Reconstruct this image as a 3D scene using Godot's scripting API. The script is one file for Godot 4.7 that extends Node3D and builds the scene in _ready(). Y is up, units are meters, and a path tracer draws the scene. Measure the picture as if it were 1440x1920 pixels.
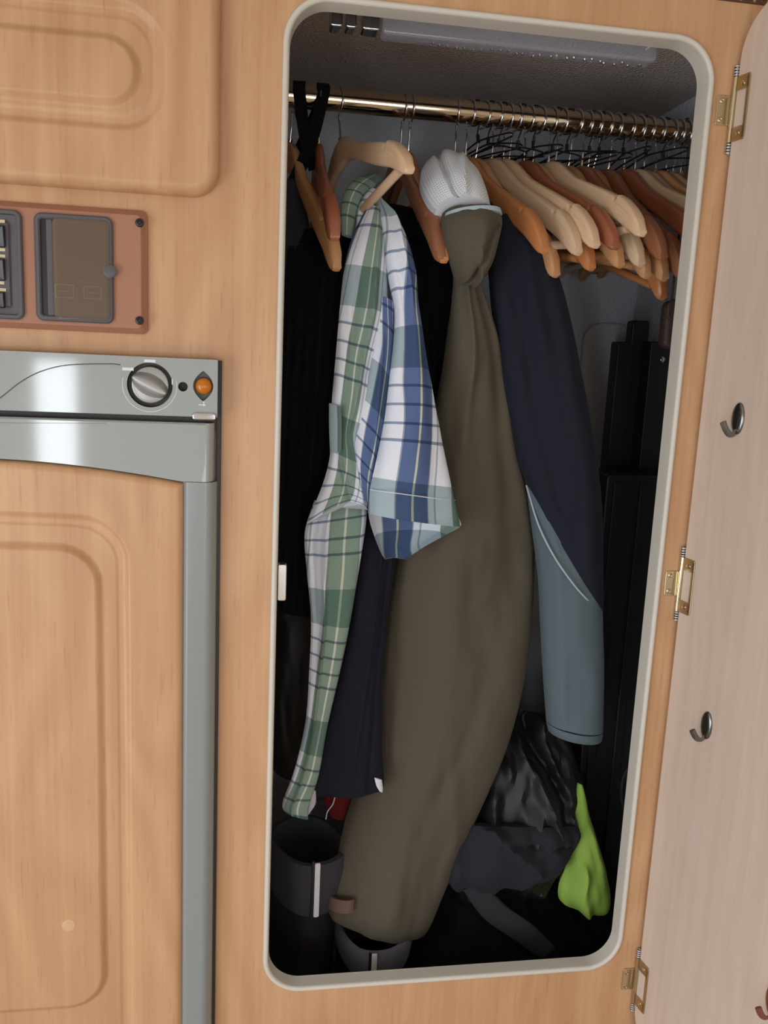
extends Node3D

const EYE := Vector3(0.0, 1.35, 1.0)
const FOCAL := 1600.0
var turn := Basis.from_euler(Vector3(deg_to_rad(-10.3533), deg_to_rad(-9.1798), deg_to_rad(2.6411)), EULER_ORDER_YXZ)
var rng := RandomNumberGenerator.new()
var used := {}
var M := {}


# ---------------------------------------------------------------- measuring
func ray(px: float, py: float) -> Vector3:
	return turn * Vector3((px - 720.0) / FOCAL, -(py - 960.0) / FOCAL, -1.0)


func W(px: float, py: float, z := 0.0) -> Vector3:      # the place at depth z that the photograph shows at a pixel
	var d := ray(px, py)
	return EYE + d * ((z - EYE.z) / d.z)


func on_plane(px: float, py: float, p0: Vector3, n: Vector3) -> Vector3:
	var d := ray(px, py)
	return EYE + d * ((p0 - EYE).dot(n) / d.dot(n))


# ---------------------------------------------------------------- mesh building
class MB:
	var p := PackedVector3Array()
	var t := PackedVector2Array()
	var xf := Transform3D()

	func tri(a: Vector3, b: Vector3, c: Vector3, ua := Vector2.ZERO, ub := Vector2.ZERO, uc := Vector2.ZERO) -> void:   # counter-clockwise from outside
		if (b - a).cross(c - a).length_squared() < 1e-18:
			return
		p.append(xf * a)
		p.append(xf * c)
		p.append(xf * b)
		t.append(ua)
		t.append(uc)
		t.append(ub)

	func quad(a: Vector3, b: Vector3, c: Vector3, d: Vector3, ua := Vector2.ZERO, ub := Vector2.ZERO, uc := Vector2.ZERO, ud := Vector2.ZERO) -> void:
		tri(a, b, c, ua, ub, uc)
		tri(a, c, d, ua, uc, ud)

	func mesh(crease := 38.0) -> ArrayMesh:
		var nf := int(p.size() / 3.0)
		var fn := PackedVector3Array()
		fn.resize(nf)
		var at := {}
		for f in nf:
			var a := p[f * 3]
			var n := (p[f * 3 + 2] - a).cross(p[f * 3 + 1] - a)
			fn[f] = n
			for k in 3:
				var key := Vector3i((p[f * 3 + k] * 100000.0).round())
				if not at.has(key):
					at[key] = PackedInt32Array()
				at[key].append(f)
		var ns := PackedVector3Array()
		ns.resize(p.size())
		var lim := cos(deg_to_rad(crease))
		for f in nf:
			var own := fn[f].normalized()
			for k in 3:
				var sum := Vector3.ZERO
				for g in at[Vector3i((p[f * 3 + k] * 100000.0).round())]:
					if fn[g].normalized().dot(own) > lim:
						sum += fn[g]
				ns[f * 3 + k] = sum.normalized() if sum.length_squared() > 0.0 else own
		var arr := []
		arr.resize(Mesh.ARRAY_MAX)
		arr[Mesh.ARRAY_VERTEX] = p
		arr[Mesh.ARRAY_NORMAL] = ns
		arr[Mesh.ARRAY_TEX_UV] = t
		var m := ArrayMesh.new()
		m.add_surface_from_arrays(Mesh.PRIMITIVE_TRIANGLES, arr)
		return m

	# rings of equal count; closed round; outer-to-inner of counter-clockwise rings seen from +z gives faces to +z
	func loft(rings: Array, vscale := 1.0) -> void:
		for k in rings.size() - 1:
			var a: PackedVector3Array = rings[k]
			var b: PackedVector3Array = rings[k + 1]
			var n := a.size()
			for i in n:
				var j := (i + 1) % n
				var u0 := float(i) / n
				var u1 := float(i + 1) / n
				var v0 := float(k) / (rings.size() - 1) * vscale
				var v1 := float(k + 1) / (rings.size() - 1) * vscale
				quad(a[i], a[j], b[j], b[i], Vector2(u0, v0), Vector2(u1, v0), Vector2(u1, v1), Vector2(u0, v1))

	func fan(r: PackedVector3Array, flip := false) -> void:
		var c := Vector3.ZERO
		for q in r:
			c += q / r.size()
		for i in r.size():
			var j := (i + 1) % r.size()
			if flip:
				tri(c, r[j], r[i])
			else:
				tri(c, r[i], r[j])

	# rounded block: outline in x, y; front at z1 with a rounded edge
	func slab(x0: float, y0: float, x1: float, y1: float, z0: float, z1: float, r := 0.002, e := 0.001, both := true) -> void:
		var rings := []
		if both:
			rings.append(MB.rr(x0 + e, y0 + e, x1 - e, y1 - e, maxf(r - e, 0.0002), z0))
			rings.append(MB.rr(x0, y0, x1, y1, r, z0 + e))
		else:
			rings.append(MB.rr(x0, y0, x1, y1, r, z0))
		for k in 4:
			var a := k / 3.0 * PI / 2
			var s := e * (1.0 - cos(a))
			rings.append(MB.rr(x0 + s, y0 + s, x1 - s, y1 - s, maxf(r - s, 0.0002), z1 - e + e * sin(a)))
		loft(rings)
		fan(rings[-1])
		fan(rings[0], true)

	func box(c: Vector3, s: Vector3, e := 0.001) -> void:
		slab(c.x - s.x / 2, c.y - s.y / 2, c.x + s.x / 2, c.y + s.y / 2, c.z - s.z / 2, c.z + s.z / 2, e, e)

	static func rr(x0: float, y0: float, x1: float, y1: float, r: float, z: float, n := 7, along := 0) -> PackedVector3Array:
		var o := PackedVector3Array()
		r = minf(r, minf(absf(x1 - x0), absf(y1 - y0)) / 2 - 1e-5)
		for c in [[x1 - r, y0 + r, -PI / 2], [x1 - r, y1 - r, 0.0], [x0 + r, y1 - r, PI / 2], [x0 + r, y0 + r, PI]]:
			for k in n + 1:
				var a: float = c[2] + PI / 2 * k / n
				o.append(Vector3(c[0] + r * cos(a), c[1] + r * sin(a), z))
		if along > 0:
			var q := PackedVector3Array()
			for i in o.size():
				q.append(o[i])
				if i % (n + 1) == n:
					for k in along:
						q.append(o[i].lerp(o[(i + 1) % o.size()], (k + 1.0) / (along + 1.0)))
			return q
		return o

	func tube(path: PackedVector3Array, r: float, n := 8, squash := 1.0, closed := false) -> void:
		var rings := []
		var up := Vector3.ZERO
		var m := path.size()
		for i in m:
			var d := (path[(i + 1) % m] - path[(i - 1 + m) % m]) if closed else (path[mini(i + 1, m - 1)] - path[maxi(i - 1, 0)])
			d = d.normalized()
			if up == Vector3.ZERO:
				up = d.cross(Vector3(0.3, 0.9, 0.31)).normalized()
				if absf(d.dot(Vector3(0.3, 0.9, 0.31))) > 0.95:
					up = d.cross(Vector3.RIGHT).normalized()
			up = (up - d * up.dot(d)).normalized()
			var side := d.cross(up)
			var ring := PackedVector3Array()
			for k in n:
				var a := TAU * k / n
				ring.append(path[i] + (up * cos(a) + side * sin(a) * squash) * r)
			rings.append(ring)
		if closed:
			rings.append(rings[0])
		loft(rings, 1.0)
		if not closed:
			fan(rings[0], true)
			fan(rings[-1])

	func lathe(prof: Array, n := 24) -> void:       # [radius, height] along z, from back to front
		var rings := []
		for q in prof:
			var ring := PackedVector3Array()
			for k in n:
				var a := TAU * k / n
				ring.append(Vector3(q[0] * cos(a), q[0] * sin(a), q[1]))
			rings.append(ring)
		loft(rings)
		fan(rings[-1])
		fan(rings[0], true)


func arc(pts: Array, per := 8) -> PackedVector3Array:     # smooth path through points
	var o := PackedVector3Array()
	for i in pts.size() - 1:
		for k in per:
			o.append(cat(pts, i + float(k) / per))
	o.append(pts[-1])
	return o


func cat(a: Array, s: float) -> Vector3:
	var i := clampi(int(s), 0, a.size() - 2)
	var f := s - i
	var p0: Vector3 = a[maxi(i - 1, 0)]
	var p1: Vector3 = a[i]
	var p2: Vector3 = a[i + 1]
	var p3: Vector3 = a[mini(i + 2, a.size() - 1)]
	return p1.cubic_interpolate(p2, p0, p3, f)


# A hanging piece of cloth as a closed, bulging shell. Each row: left pixel x, y, depth, right pixel x, y, depth, front bulge, back bulge.
# o: folds [[u0, v0, u1, v1, width, height]], noise, freq, uv [[ul, ur, v] per row], pleats, pleat, sag (per row), seed, bottom (leave the lower end open)
func drape(rows: Array, o := {}) -> MB:
	var mb := MB.new()
	var per: int = o.get("per", 8)
	var nf: int = o.get("nu", 30)
	var nb: int = 12
	var L := []
	var R := []
	var B := []
	var U := []
	var uv: Array = o.get("uv", [])
	for k in rows.size():
		var r: Array = rows[k]
		L.append(W(r[0], r[1], r[2]))
		R.append(W(r[3], r[4], r[5]))
		var sag: float = r[8] if r.size() > 8 else 0.0
		B.append(Vector3(r[6], r[7], sag))
		if uv:
			U.append(Vector3(uv[k][0], uv[k][1], uv[k][2]))
	var noise := FastNoiseLite.new()
	noise.seed = o.get("seed", 3)
	noise.frequency = o.get("freq", 9.0)
	noise.fractal_octaves = 3
	var amp: float = o.get("noise", 0.002)
	var folds: Array = o.get("folds", [])
	var pleats: float = o.get("pleats", 0.0)
	var pleat: float = o.get("pleat", 0.0)
	var total := (rows.size() - 1) * per
	var rings := []
	var ruv := []
	var far := 0.0
	for i in total + 1:
		var s := float(i) / per
		if i == total:
			s = rows.size() - 1 - 1e-6
		var v := float(i) / total
		var a := cat(L, s)
		var b := cat(R, s)
		var bul := cat(B, s)
		var down := (cat(L, minf(s + 0.2, rows.size() - 1.001)) + cat(R, minf(s + 0.2, rows.size() - 1.001)) - cat(L, maxf(s - 0.2, 0.0)) - cat(R, maxf(s - 0.2, 0.0))).normalized()
		var across := b - a
		var nrm := down.cross(across).normalized()
		if nrm.z < 0.0:
			nrm = -nrm
		var ring := PackedVector3Array()
		var us := PackedVector2Array()
		var tex := Vector3(0.0, across.length(), far)
		if uv:
			tex = cat(U, s)
		for k in nf + 1 + nb - 1:
			var front := k <= nf
			var t := float(k) / nf if front else 1.0 - float(k - nf) / nb
			var q := a + across * t + down * bul.z * 4.0 * t * (1.0 - t)
			var e := sqrt(maxf(0.0, 1.0 - pow(2.0 * t - 1.0, 2.0)))
			if front:
				var h: float = bul.x * e
				for f in folds:
					var ft: float = clampf((v - f[1]) / (f[3] - f[1] + 1e-6), 0.0, 1.0)
					var over: float = maxf(maxf(f[1] - v, v - f[3]), 0.0)
					var du: float = t - lerpf(f[0], f[2], ft)
					h += f[5] * exp(-pow(du / f[4], 2.0) - pow(over / 0.05, 2.0)) * minf(1.0, e * 2.0)
				h += noise.get_noise_3dv(q * Vector3(1.6, 0.7, 1.0)) * amp * minf(1.0, e * 2.0) * 2.0
				if pleats > 0.0:
					h += absf(sin(t * pleats * PI)) * pleat * minf(1.0, e * 2.0)
				q += nrm * h
			else:
				q -= nrm * bul.y * e
			ring.append(q)
			us.append(Vector2(lerpf(tex.x, tex.y, t), tex.z))
		rings.append(ring)
		ruv.append(us)
		if i < total:
			far += ((cat(L, s + 1.0 / per) if i + 1 < total else L[-1]) - a).length()
	var n: int = rings[0].size()
	for i in total:
		for k in n:
			var j := (k + 1) % n
			mb.quad(rings[i][k], rings[i + 1][k], rings[i + 1][j], rings[i][j], ruv[i][k], ruv[i + 1][k], ruv[i + 1][j], ruv[i][j])
	mb.fan(rings[0], false)
	if not o.get("bottom", false):
		mb.fan(rings[total], true)
	return mb


# ---------------------------------------------------------------- nodes
func numbered(called: String) -> String:
	var n: int = used.get(called, 0)
	used[called] = n + 1
	return called if n == 0 else "%s_%03d" % [called, n]


func thing(called: String, label: String, category: String, at := Vector3.ZERO, group := "") -> Node3D:
	var o := Node3D.new()
	o.name = numbered(called)
	o.position = at
	add_child(o, true)
	tag(o, label, category, group)
	return o


func tag(o: Node3D, label: String, category: String, group := "") -> void:
	o.set_meta("label", label)
	o.set_meta("category", category)
	if group:
		o.set_meta("group", group)


func part(parent: Node3D, called: String, shape: Variant, mat: Material, crease := 38.0) -> MeshInstance3D:
	var o := MeshInstance3D.new()
	o.name = called
	if shape is MB:
		if parent != self and (parent.position != Vector3.ZERO or parent.get_parent() != self):
			var inv := world_of(parent).affine_inverse()
			for i in shape.p.size():
				shape.p[i] = inv * shape.p[i]
		o.mesh = shape.mesh(crease)
	else:
		o.mesh = shape
	o.material_override = mat
	parent.add_child(o, true)
	return o


func world_of(n: Node3D) -> Transform3D:
	var t := n.transform
	while n.get_parent() is Node3D and n.get_parent() != self:
		n = n.get_parent()
		t = n.transform * t
	return t


func structure(called: String, shape: Variant, mat: Material, label := "") -> MeshInstance3D:
	var o := part(self, called, shape, mat)
	o.set_meta("kind", "structure")
	if label:
		o.set_meta("label", label)
	return o


# ---------------------------------------------------------------- materials
func mat(called: String, c: Color, rough := 0.6, metal := 0.0) -> StandardMaterial3D:
	var m := StandardMaterial3D.new()
	m.resource_name = called
	m.albedo_color = c
	m.roughness = rough
	m.metallic = metal
	M[called] = m
	return m


func c8(r: float, g: float, b: float) -> Color:
	return Color(r / 255.0, g / 255.0, b / 255.0)


func wood_image(w: int, h: int, light: Color, dark: Color, sd: int, streak := 1.0) -> ImageTexture:
	var broad := FastNoiseLite.new()
	broad.seed = sd
	broad.frequency = 1.0
	broad.fractal_octaves = 2
	var fine := FastNoiseLite.new()
	fine.seed = sd + 7
	fine.frequency = 1.0
	fine.fractal_octaves = 3
	var im := Image.create(w, h, false, Image.FORMAT_RGB8)
	for y in h:
		for x in w:
			var fx := float(x) / w
			var fy := float(y) / h
			var warp := broad.get_noise_2d(fx * 5.0, fy * 2.0)
			var rings := 0.5 + 0.5 * sin((fx * 9.0 + warp * 2.4) * TAU)
			var a := 0.5 + 0.5 * broad.get_noise_2d(fx * 34.0, fy * 1.2 + 9.0)
			var b := 0.5 + 0.5 * fine.get_noise_2d(fx * 150.0, fy * 3.5)
			var pore := fine.get_noise_2d(fx * 330.0 + 50.0, fy * 14.0)
			var k := 0.22 * rings * streak + 0.38 * a + 0.28 * b
			if pore > 0.42:
				k += (pore - 0.42) * 1.4 * streak
			im.set_pixel(x, y, light.lerp(dark, clampf(k, 0.0, 1.0)))
	return ImageTexture.create_from_image(im)


func weave_image(n: int, sd: int, lo: float, hi: float) -> ImageTexture:
	var r := RandomNumberGenerator.new()
	r.seed = sd
	var im := Image.create(n, n, false, Image.FORMAT_RGB8)
	for y in n:
		for x in n:
			var k := (0.5 + 0.5 * sin(x * TAU / 4.0)) * 0.4 + (0.5 + 0.5 * sin(y * TAU / 4.0)) * 0.3 + r.randf() * 0.3
			var g := lerpf(lo, hi, k)
			im.set_pixel(x, y, Color(g, g, g))
	return ImageTexture.create_from_image(im)


func plaid_image(n: int) -> ImageTexture:
	var r := RandomNumberGenerator.new()
	r.seed = 5
	var im := Image.create(n, n, false, Image.FORMAT_RGB8)
	for y in n:
		for x in n:
			var u := float(x) / n
			var v := float(y) / n
			var c := c8(234, 240, 250)
			if u > 0.12 and u < 0.40:
				c = c8(94, 113, 156)
				if absf(u - 0.26) < 0.010:
					c = c8(205, 210, 190)
				elif absf(u - 0.125) < 0.006 or absf(u - 0.395) < 0.006:
					c = c8(150, 165, 180)
			elif u > 0.62 and u < 0.90:
				c = c8(140, 163, 150)
				if absf(u - 0.76) < 0.011:
					c = c8(210, 216, 198)
			elif absf(u - 0.46) < 0.008 or absf(u - 0.95) < 0.008:
				c = c8(176, 186, 196)
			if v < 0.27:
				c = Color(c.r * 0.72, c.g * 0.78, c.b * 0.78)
			for l in [0.385, 0.51, 0.635, 0.745]:
				if absf(v - l) < 0.009:
					c = Color(c.r * 0.62, c.g * 0.67, c.b * 0.74)
			var g := 1.0 - 0.05 * r.randf() - 0.03 * ((x + y) % 2)
			im.set_pixel(x, y, Color(c.r * g, c.g * g, c.b * g))
	return ImageTexture.create_from_image(im)


func mesh_image(n: int) -> ImageTexture:
	var im := Image.create(n, n, false, Image.FORMAT_RGB8)
	for y in n:
		for x in n:
			var dx := fmod(x, 8.0) - 3.5
			var dy := fmod(y, 8.0) - 3.5
			im.set_pixel(x, y, c8(120, 124, 128) if absf(dx) < 2.2 and absf(dy) < 1.4 else c8(214, 218, 222))
	return ImageTexture.create_from_image(im)


func make_materials() -> void:
	var m := mat("beech_laminate", Color.WHITE, 0.42)
	m.albedo_texture = wood_image(768, 1024, c8(210, 170, 130), c8(178, 132, 92), 11)
	m.uv1_triplanar = true
	m.uv1_world_triplanar = true
	m.uv1_triplanar_sharpness = 8.0
	m.uv1_scale = Vector3(0.9, 0.62, 0.9)
	m.uv1_offset = Vector3(0.35, -0.2, 0.2)
	m = mat("pale_birch", Color.WHITE, 0.5)
	m.albedo_texture = wood_image(384, 512, c8(216, 200, 186), c8(194, 174, 156), 31, 0.6)
	m.uv1_triplanar = true
	m.uv1_triplanar_sharpness = 8.0
	m.uv1_scale = Vector3(0.8, 0.6, 1.5)
	m.uv1_offset = Vector3(0.3, -0.2, 0.5)
	var grain := wood_image(128, 256, Color(1, 1, 1), Color(0.78, 0.70, 0.62), 51, 0.25)
	for w in [["wood_pale", 232, 204, 170], ["wood_cream", 222, 198, 168], ["wood_tan", 208, 160, 112], ["wood_orange", 200, 136, 84], ["wood_brown", 156, 104, 74], ["wood_red", 162, 98, 70]]:
		m = mat(w[0], c8(w[1], w[2], w[3]), 0.38)
		m.albedo_texture = grain
		m.uv1_scale = Vector3(2.0, 1.0, 1.0)
		m.clearcoat_enabled = true
		m.clearcoat = 0.3
		m.clearcoat_roughness = 0.25
	mat("trim_plastic", c8(206, 202, 190), 0.4)
	mat("carcass_grey", c8(206, 212, 220), 0.9)
	mat("lining_felt", c8(192, 178, 168), 0.95)
	var felt := NoiseTexture2D.new()
	felt.width = 256
	felt.height = 256
	felt.seamless = true
	felt.noise = FastNoiseLite.new()
	felt.noise.seed = 4
	felt.noise.frequency = 0.2
	M.lining_felt.heightmap_enabled = true
	M.lining_felt.heightmap_scale = 0.3
	M.lining_felt.heightmap_texture = felt
	M.lining_felt.uv1_triplanar = true
	M.lining_felt.uv1_scale = Vector3(4, 4, 4)
	M.carcass_grey.heightmap_enabled = true
	M.carcass_grey.heightmap_scale = 0.2
	M.carcass_grey.heightmap_texture = felt
	M.carcass_grey.uv1_triplanar = true
	M.carcass_grey.uv1_scale = Vector3(3, 3, 3)
	mat("room_wall", c8(222, 206, 186), 0.8)
	mat("room_ceiling", c8(232, 228, 220), 0.85)
	mat("room_floor", c8(172, 150, 126), 0.6)
	mat("fridge_grey", c8(158, 166, 164), 0.07)
	mat("fridge_frame", c8(138, 145, 144), 0.3)
	mat("fridge_dark", c8(40, 40, 40), 0.5)
	mat("fridge_lip", c8(150, 144, 138), 0.35)
	mat("groove", c8(92, 96, 96), 0.3)
	mat("knob_grey", c8(160, 162, 160), 0.3, 0.3)
	mat("knob_well", c8(74, 70, 68), 0.5)
	mat("amber", c8(190, 110, 20), 0.2)
	mat("print_white", c8(220, 224, 224), 0.6)
	mat("panel_brown", c8(164, 116, 90), 0.5)
	mat("module_grey", c8(86, 84, 88), 0.5)
	mat("module_black", c8(20, 20, 22), 0.4)
	mat("switch_black", c8(26, 27, 31), 0.25)
	mat("print_cream", c8(214, 206, 164), 0.7)
	mat("print_faded", c8(150, 132, 92), 0.7)
	m = mat("smoked_plastic", Color(c8(120, 104, 90), 0.42), 0.1)
	m.transparency = BaseMaterial3D.TRANSPARENCY_ALPHA
	mat("schematic_board", c8(128, 112, 94), 0.7)
	mat("rod_brass", c8(212, 202, 178), 0.09, 1.0)
	mat("brass", c8(208, 196, 164), 0.16, 1.0)
	mat("old_brass", c8(190, 174, 144), 0.3, 1.0)
	mat("chrome", c8(205, 208, 212), 0.14, 1.0)
	mat("hook_steel", c8(128, 132, 132), 0.25, 1.0)
	mat("nickel", c8(196, 190, 182), 0.32, 1.0)
	mat("steel_wire", c8(222, 224, 228), 0.12, 1.0)
	mat("copper", c8(140, 92, 78), 0.4, 0.6)
	mat("black_wire", c8(14, 14, 15), 0.4)
	mat("black_plastic", c8(18, 18, 20), 0.45)
	m = mat("clear_plastic", Color(c8(190, 196, 210), 0.22), 0.12)
	m.transparency = BaseMaterial3D.TRANSPARENCY_ALPHA
	mat("lamp_white", c8(112, 116, 128), 0.5)
	var weave := weave_image(128, 8, 0.86, 1.0)
	for w in [["coat_cloth", 94, 88, 75], ["navy_fleece", 36, 39, 50], ["slate_fleece", 97, 112, 119], ["denim", 33, 35, 46], ["black_cloth", 20, 20, 23], ["charcoal_cloth", 52, 52, 56], ["strap_cloth", 20, 19, 20], ["grey_lining", 196, 192, 200], ["pale_blue_tape", 176, 196, 206], ["red_cloth", 96, 26, 24], ["lime_cloth", 152, 188, 84], ["shoe_grey", 112, 114, 126], ["shoe_charcoal", 66, 65, 70], ["shoe_black", 28, 28, 31], ["heap_grey", 46, 46, 52]]:
		m = mat(w[0], c8(w[1], w[2], w[3]), 0.9)
		m.albedo_texture = weave
		m.uv1_scale = Vector3(18, 18, 1)
		m.metallic_specular = 0.25
		m.rim_enabled = true
		m.rim = 0.25
		m.rim_tint = 0.6
	M.lime_cloth.roughness = 0.6
	M.shoe_black.roughness = 0.5
	M.shoe_black.metallic_specular = 0.5
	m = mat("black_nylon", c8(17, 17, 19), 0.55)
	m = mat("plaid", Color.WHITE, 0.9)
	m.albedo_texture = plaid_image(512)
	m.metallic_specular = 0.25
	m.backlight_enabled = true
	m.backlight = Color(0.12, 0.12, 0.12)
	m = mat("mesh_lining", Color.WHITE, 0.8)
	m.albedo_texture = mesh_image(128)
	m.uv1_scale = Vector3(24, 24, 1)
	mat("mesh_plain", c8(176, 178, 180), 0.85)
	mat("stitch_white", c8(220, 222, 222), 0.8)
	mat("tab_white", c8(214, 214, 220), 0.7)
	mat("braid_brown", c8(92, 62, 44), 0.8)
	mat("braid_gold", c8(168, 140, 96), 0.6)
	m = mat("window_glass", Color(1, 1, 1, 0.06), 0.05)
	m.transparency = BaseMaterial3D.TRANSPARENCY_ALPHA
	mat("window_plastic", c8(225, 222, 214), 0.5)


# ---------------------------------------------------------------- camera, sky, light
func light_and_camera() -> void:
	var cam := Camera3D.new()
	cam.name = "camera"
	cam.fov = rad_to_deg(2.0 * atan(960.0 / FOCAL))
	cam.near = 0.05
	cam.transform = Transform3D(turn, EYE)
	add_child(cam)
	cam.current = true
	var e := Environment.new()
	var sky := Sky.new()
	var sm := ProceduralSkyMaterial.new()
	sm.sky_top_color = c8(190, 208, 232)
	sm.sky_horizon_color = c8(226, 230, 236)
	sm.ground_bottom_color = c8(120, 118, 110)
	sm.ground_horizon_color = c8(200, 202, 204)
	sky.sky_material = sm
	e.background_mode = Environment.BG_SKY
	e.sky = sky
	e.background_energy_multiplier = 1.6
	e.tonemap_mode = Environment.TONE_MAPPER_LINEAR
	e.tonemap_exposure = 0.64
	e.sdfgi_enabled = true
	e.ssao_enabled = true
	e.ssil_enabled = true
	var we := WorldEnvironment.new()
	we.name = "environment"
	we.environment = e
	add_child(we)
	# daylight through the three windows of the room, one light in each opening
	daylight("daylight_window", Vector3(-0.69, 0.95, ROOM_Z - 0.02), Vector2(0.14, 0.66), 0.0, 9.0)
	daylight("daylight_rear_window", Vector3(0.4, 1.0, ROOM_Z - 0.02), Vector2(0.7, 0.8), 0.0, 2.2)
	daylight("daylight_side_door", Vector3(ROOM_L + 0.02, 0.74, 1.3), Vector2(1.1, 1.2), -PI / 2, 2.7)


const ROOM_L := -1.3
const ROOM_R := 1.15
const ROOM_Z := 2.3
const ROOM_H := 1.98


func daylight(called: String, at: Vector3, size: Vector2, yaw: float, energy: float) -> void:
	var l := AreaLight3D.new()
	l.name = called
	l.area_size = size
	l.area_normalize_energy = false
	l.light_energy = energy
	l.light_color = c8(240, 246, 255)
	l.position = at
	l.rotation.y = yaw
	l.shadow_enabled = true
	l.set("area_range", 8.0)
	add_child(l)


# ---------------------------------------------------------------- the room behind the camera
func ring_wall(mb: MB, o: Array, h: Array, t: float) -> void:     # a wall with one opening, front at z = 0
	var a := MB.rr(o[0], o[1], o[2], o[3], 0.0005, 0.0)
	var b := MB.rr(h[0], h[1], h[2], h[3], h[4], 0.0)
	var c := MB.rr(h[0], h[1], h[2], h[3], h[4], -t)
	var d := MB.rr(o[0], o[1], o[2], o[3], 0.0005, -t)
	mb.loft([a, b, c, d, a])


func room() -> void:
	var b := MB.new()
	b.box(Vector3((ROOM_L + ROOM_R) / 2, -0.03, ROOM_Z / 2), Vector3(ROOM_R - ROOM_L + 0.2, 0.06, ROOM_Z + 0.2))
	structure("floor", b, M.room_floor)
	b = MB.new()
	b.box(Vector3((ROOM_L + ROOM_R) / 2, ROOM_H + 0.03, ROOM_Z / 2), Vector3(ROOM_R - ROOM_L + 0.2, 0.06, ROOM_Z + 0.2))
	structure("ceiling", b, M.room_ceiling)
	b = MB.new()
	b.box(Vector3(ROOM_R + 0.03, ROOM_H / 2, ROOM_Z / 2), Vector3(0.06, ROOM_H, ROOM_Z))
	structure("wall_right", b, M.room_wall)
	b = MB.new()
	b.xf = Transform3D(Basis(Vector3.UP, PI / 2), Vector3(ROOM_L, 0, 0))
	ring_wall(b, [-ROOM_Z, 0.0, 0.0, ROOM_H], [-1.88, 0.1, -0.72, 1.38, 0.06], 0.06)
	structure("wall_left", b, M.room_wall)
	b = MB.new()
	b.xf = Transform3D(Basis(Vector3.UP, PI), Vector3(0, 0, ROOM_Z))
	ring_wall(b, [0.2, 0.0, -ROOM_L, ROOM_H], [0.6, 0.6, 0.78, 1.3, 0.06], 0.06)
	ring_wall(b, [-ROOM_R, 0.0, 0.2, ROOM_H], [-0.77, 0.58, -0.03, 1.42, 0.06], 0.06)
	structure("wall_back", b, M.room_wall)
	for w in [[Transform3D(Basis(Vector3.UP, PI), Vector3(0, 0, ROOM_Z)), 0.6, 0.6, 0.78, 1.3], [Transform3D(Basis(Vector3.UP, PI), Vector3(0, 0, ROOM_Z)), -0.77, 0.58, -0.03, 1.42], [Transform3D(Basis(Vector3.UP, PI / 2), Vector3(ROOM_L, 0, 0)), -1.88, 0.1, -0.72, 1.38]]:
		var n := Node3D.new()
		used["panes"] = used.get("panes", 0) + 1
		n.name = "window_%d" % used["panes"]
		n.set_meta("kind", "structure")
		add_child(n, true)
		b = MB.new()
		b.xf = w[0]
		var ra := MB.rr(w[1] - 0.02, w[2] - 0.02, w[3] + 0.02, w[4] + 0.02, 0.07, 0.001)
		var rb := MB.rr(w[1] - 0.02, w[2] - 0.02, w[3] + 0.02, w[4] + 0.02, 0.07, 0.012)
		var rc := MB.rr(w[1] + 0.02, w[2] + 0.02, w[3] - 0.02, w[4] - 0.02, 0.05, 0.012)
		var rd := MB.rr(w[1] + 0.02, w[2] + 0.02, w[3] - 0.02, w[4] - 0.02, 0.05, 0.001)
		b.loft([ra, rb, rc, rd, ra])
		part(n, "window_frame", b, M.window_plastic)
		b = MB.new()
		b.xf = w[0]
		b.slab(w[1], w[2], w[3], w[4], -0.034, -0.03, 0.06, 0.001)
		part(n, "pane", b, M.window_glass)


# ---------------------------------------------------------------- the wardrobe carcass
const CY := 1.35
const OX0 := 0.029
const OX1 := 0.5265
const OY0 := 0.518
const OY1 := 1.727
const OR := 0.05
const BACK := -0.53
const SIDE := 0.70
const ROOF := 1.784
const DECK := 0.33


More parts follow.
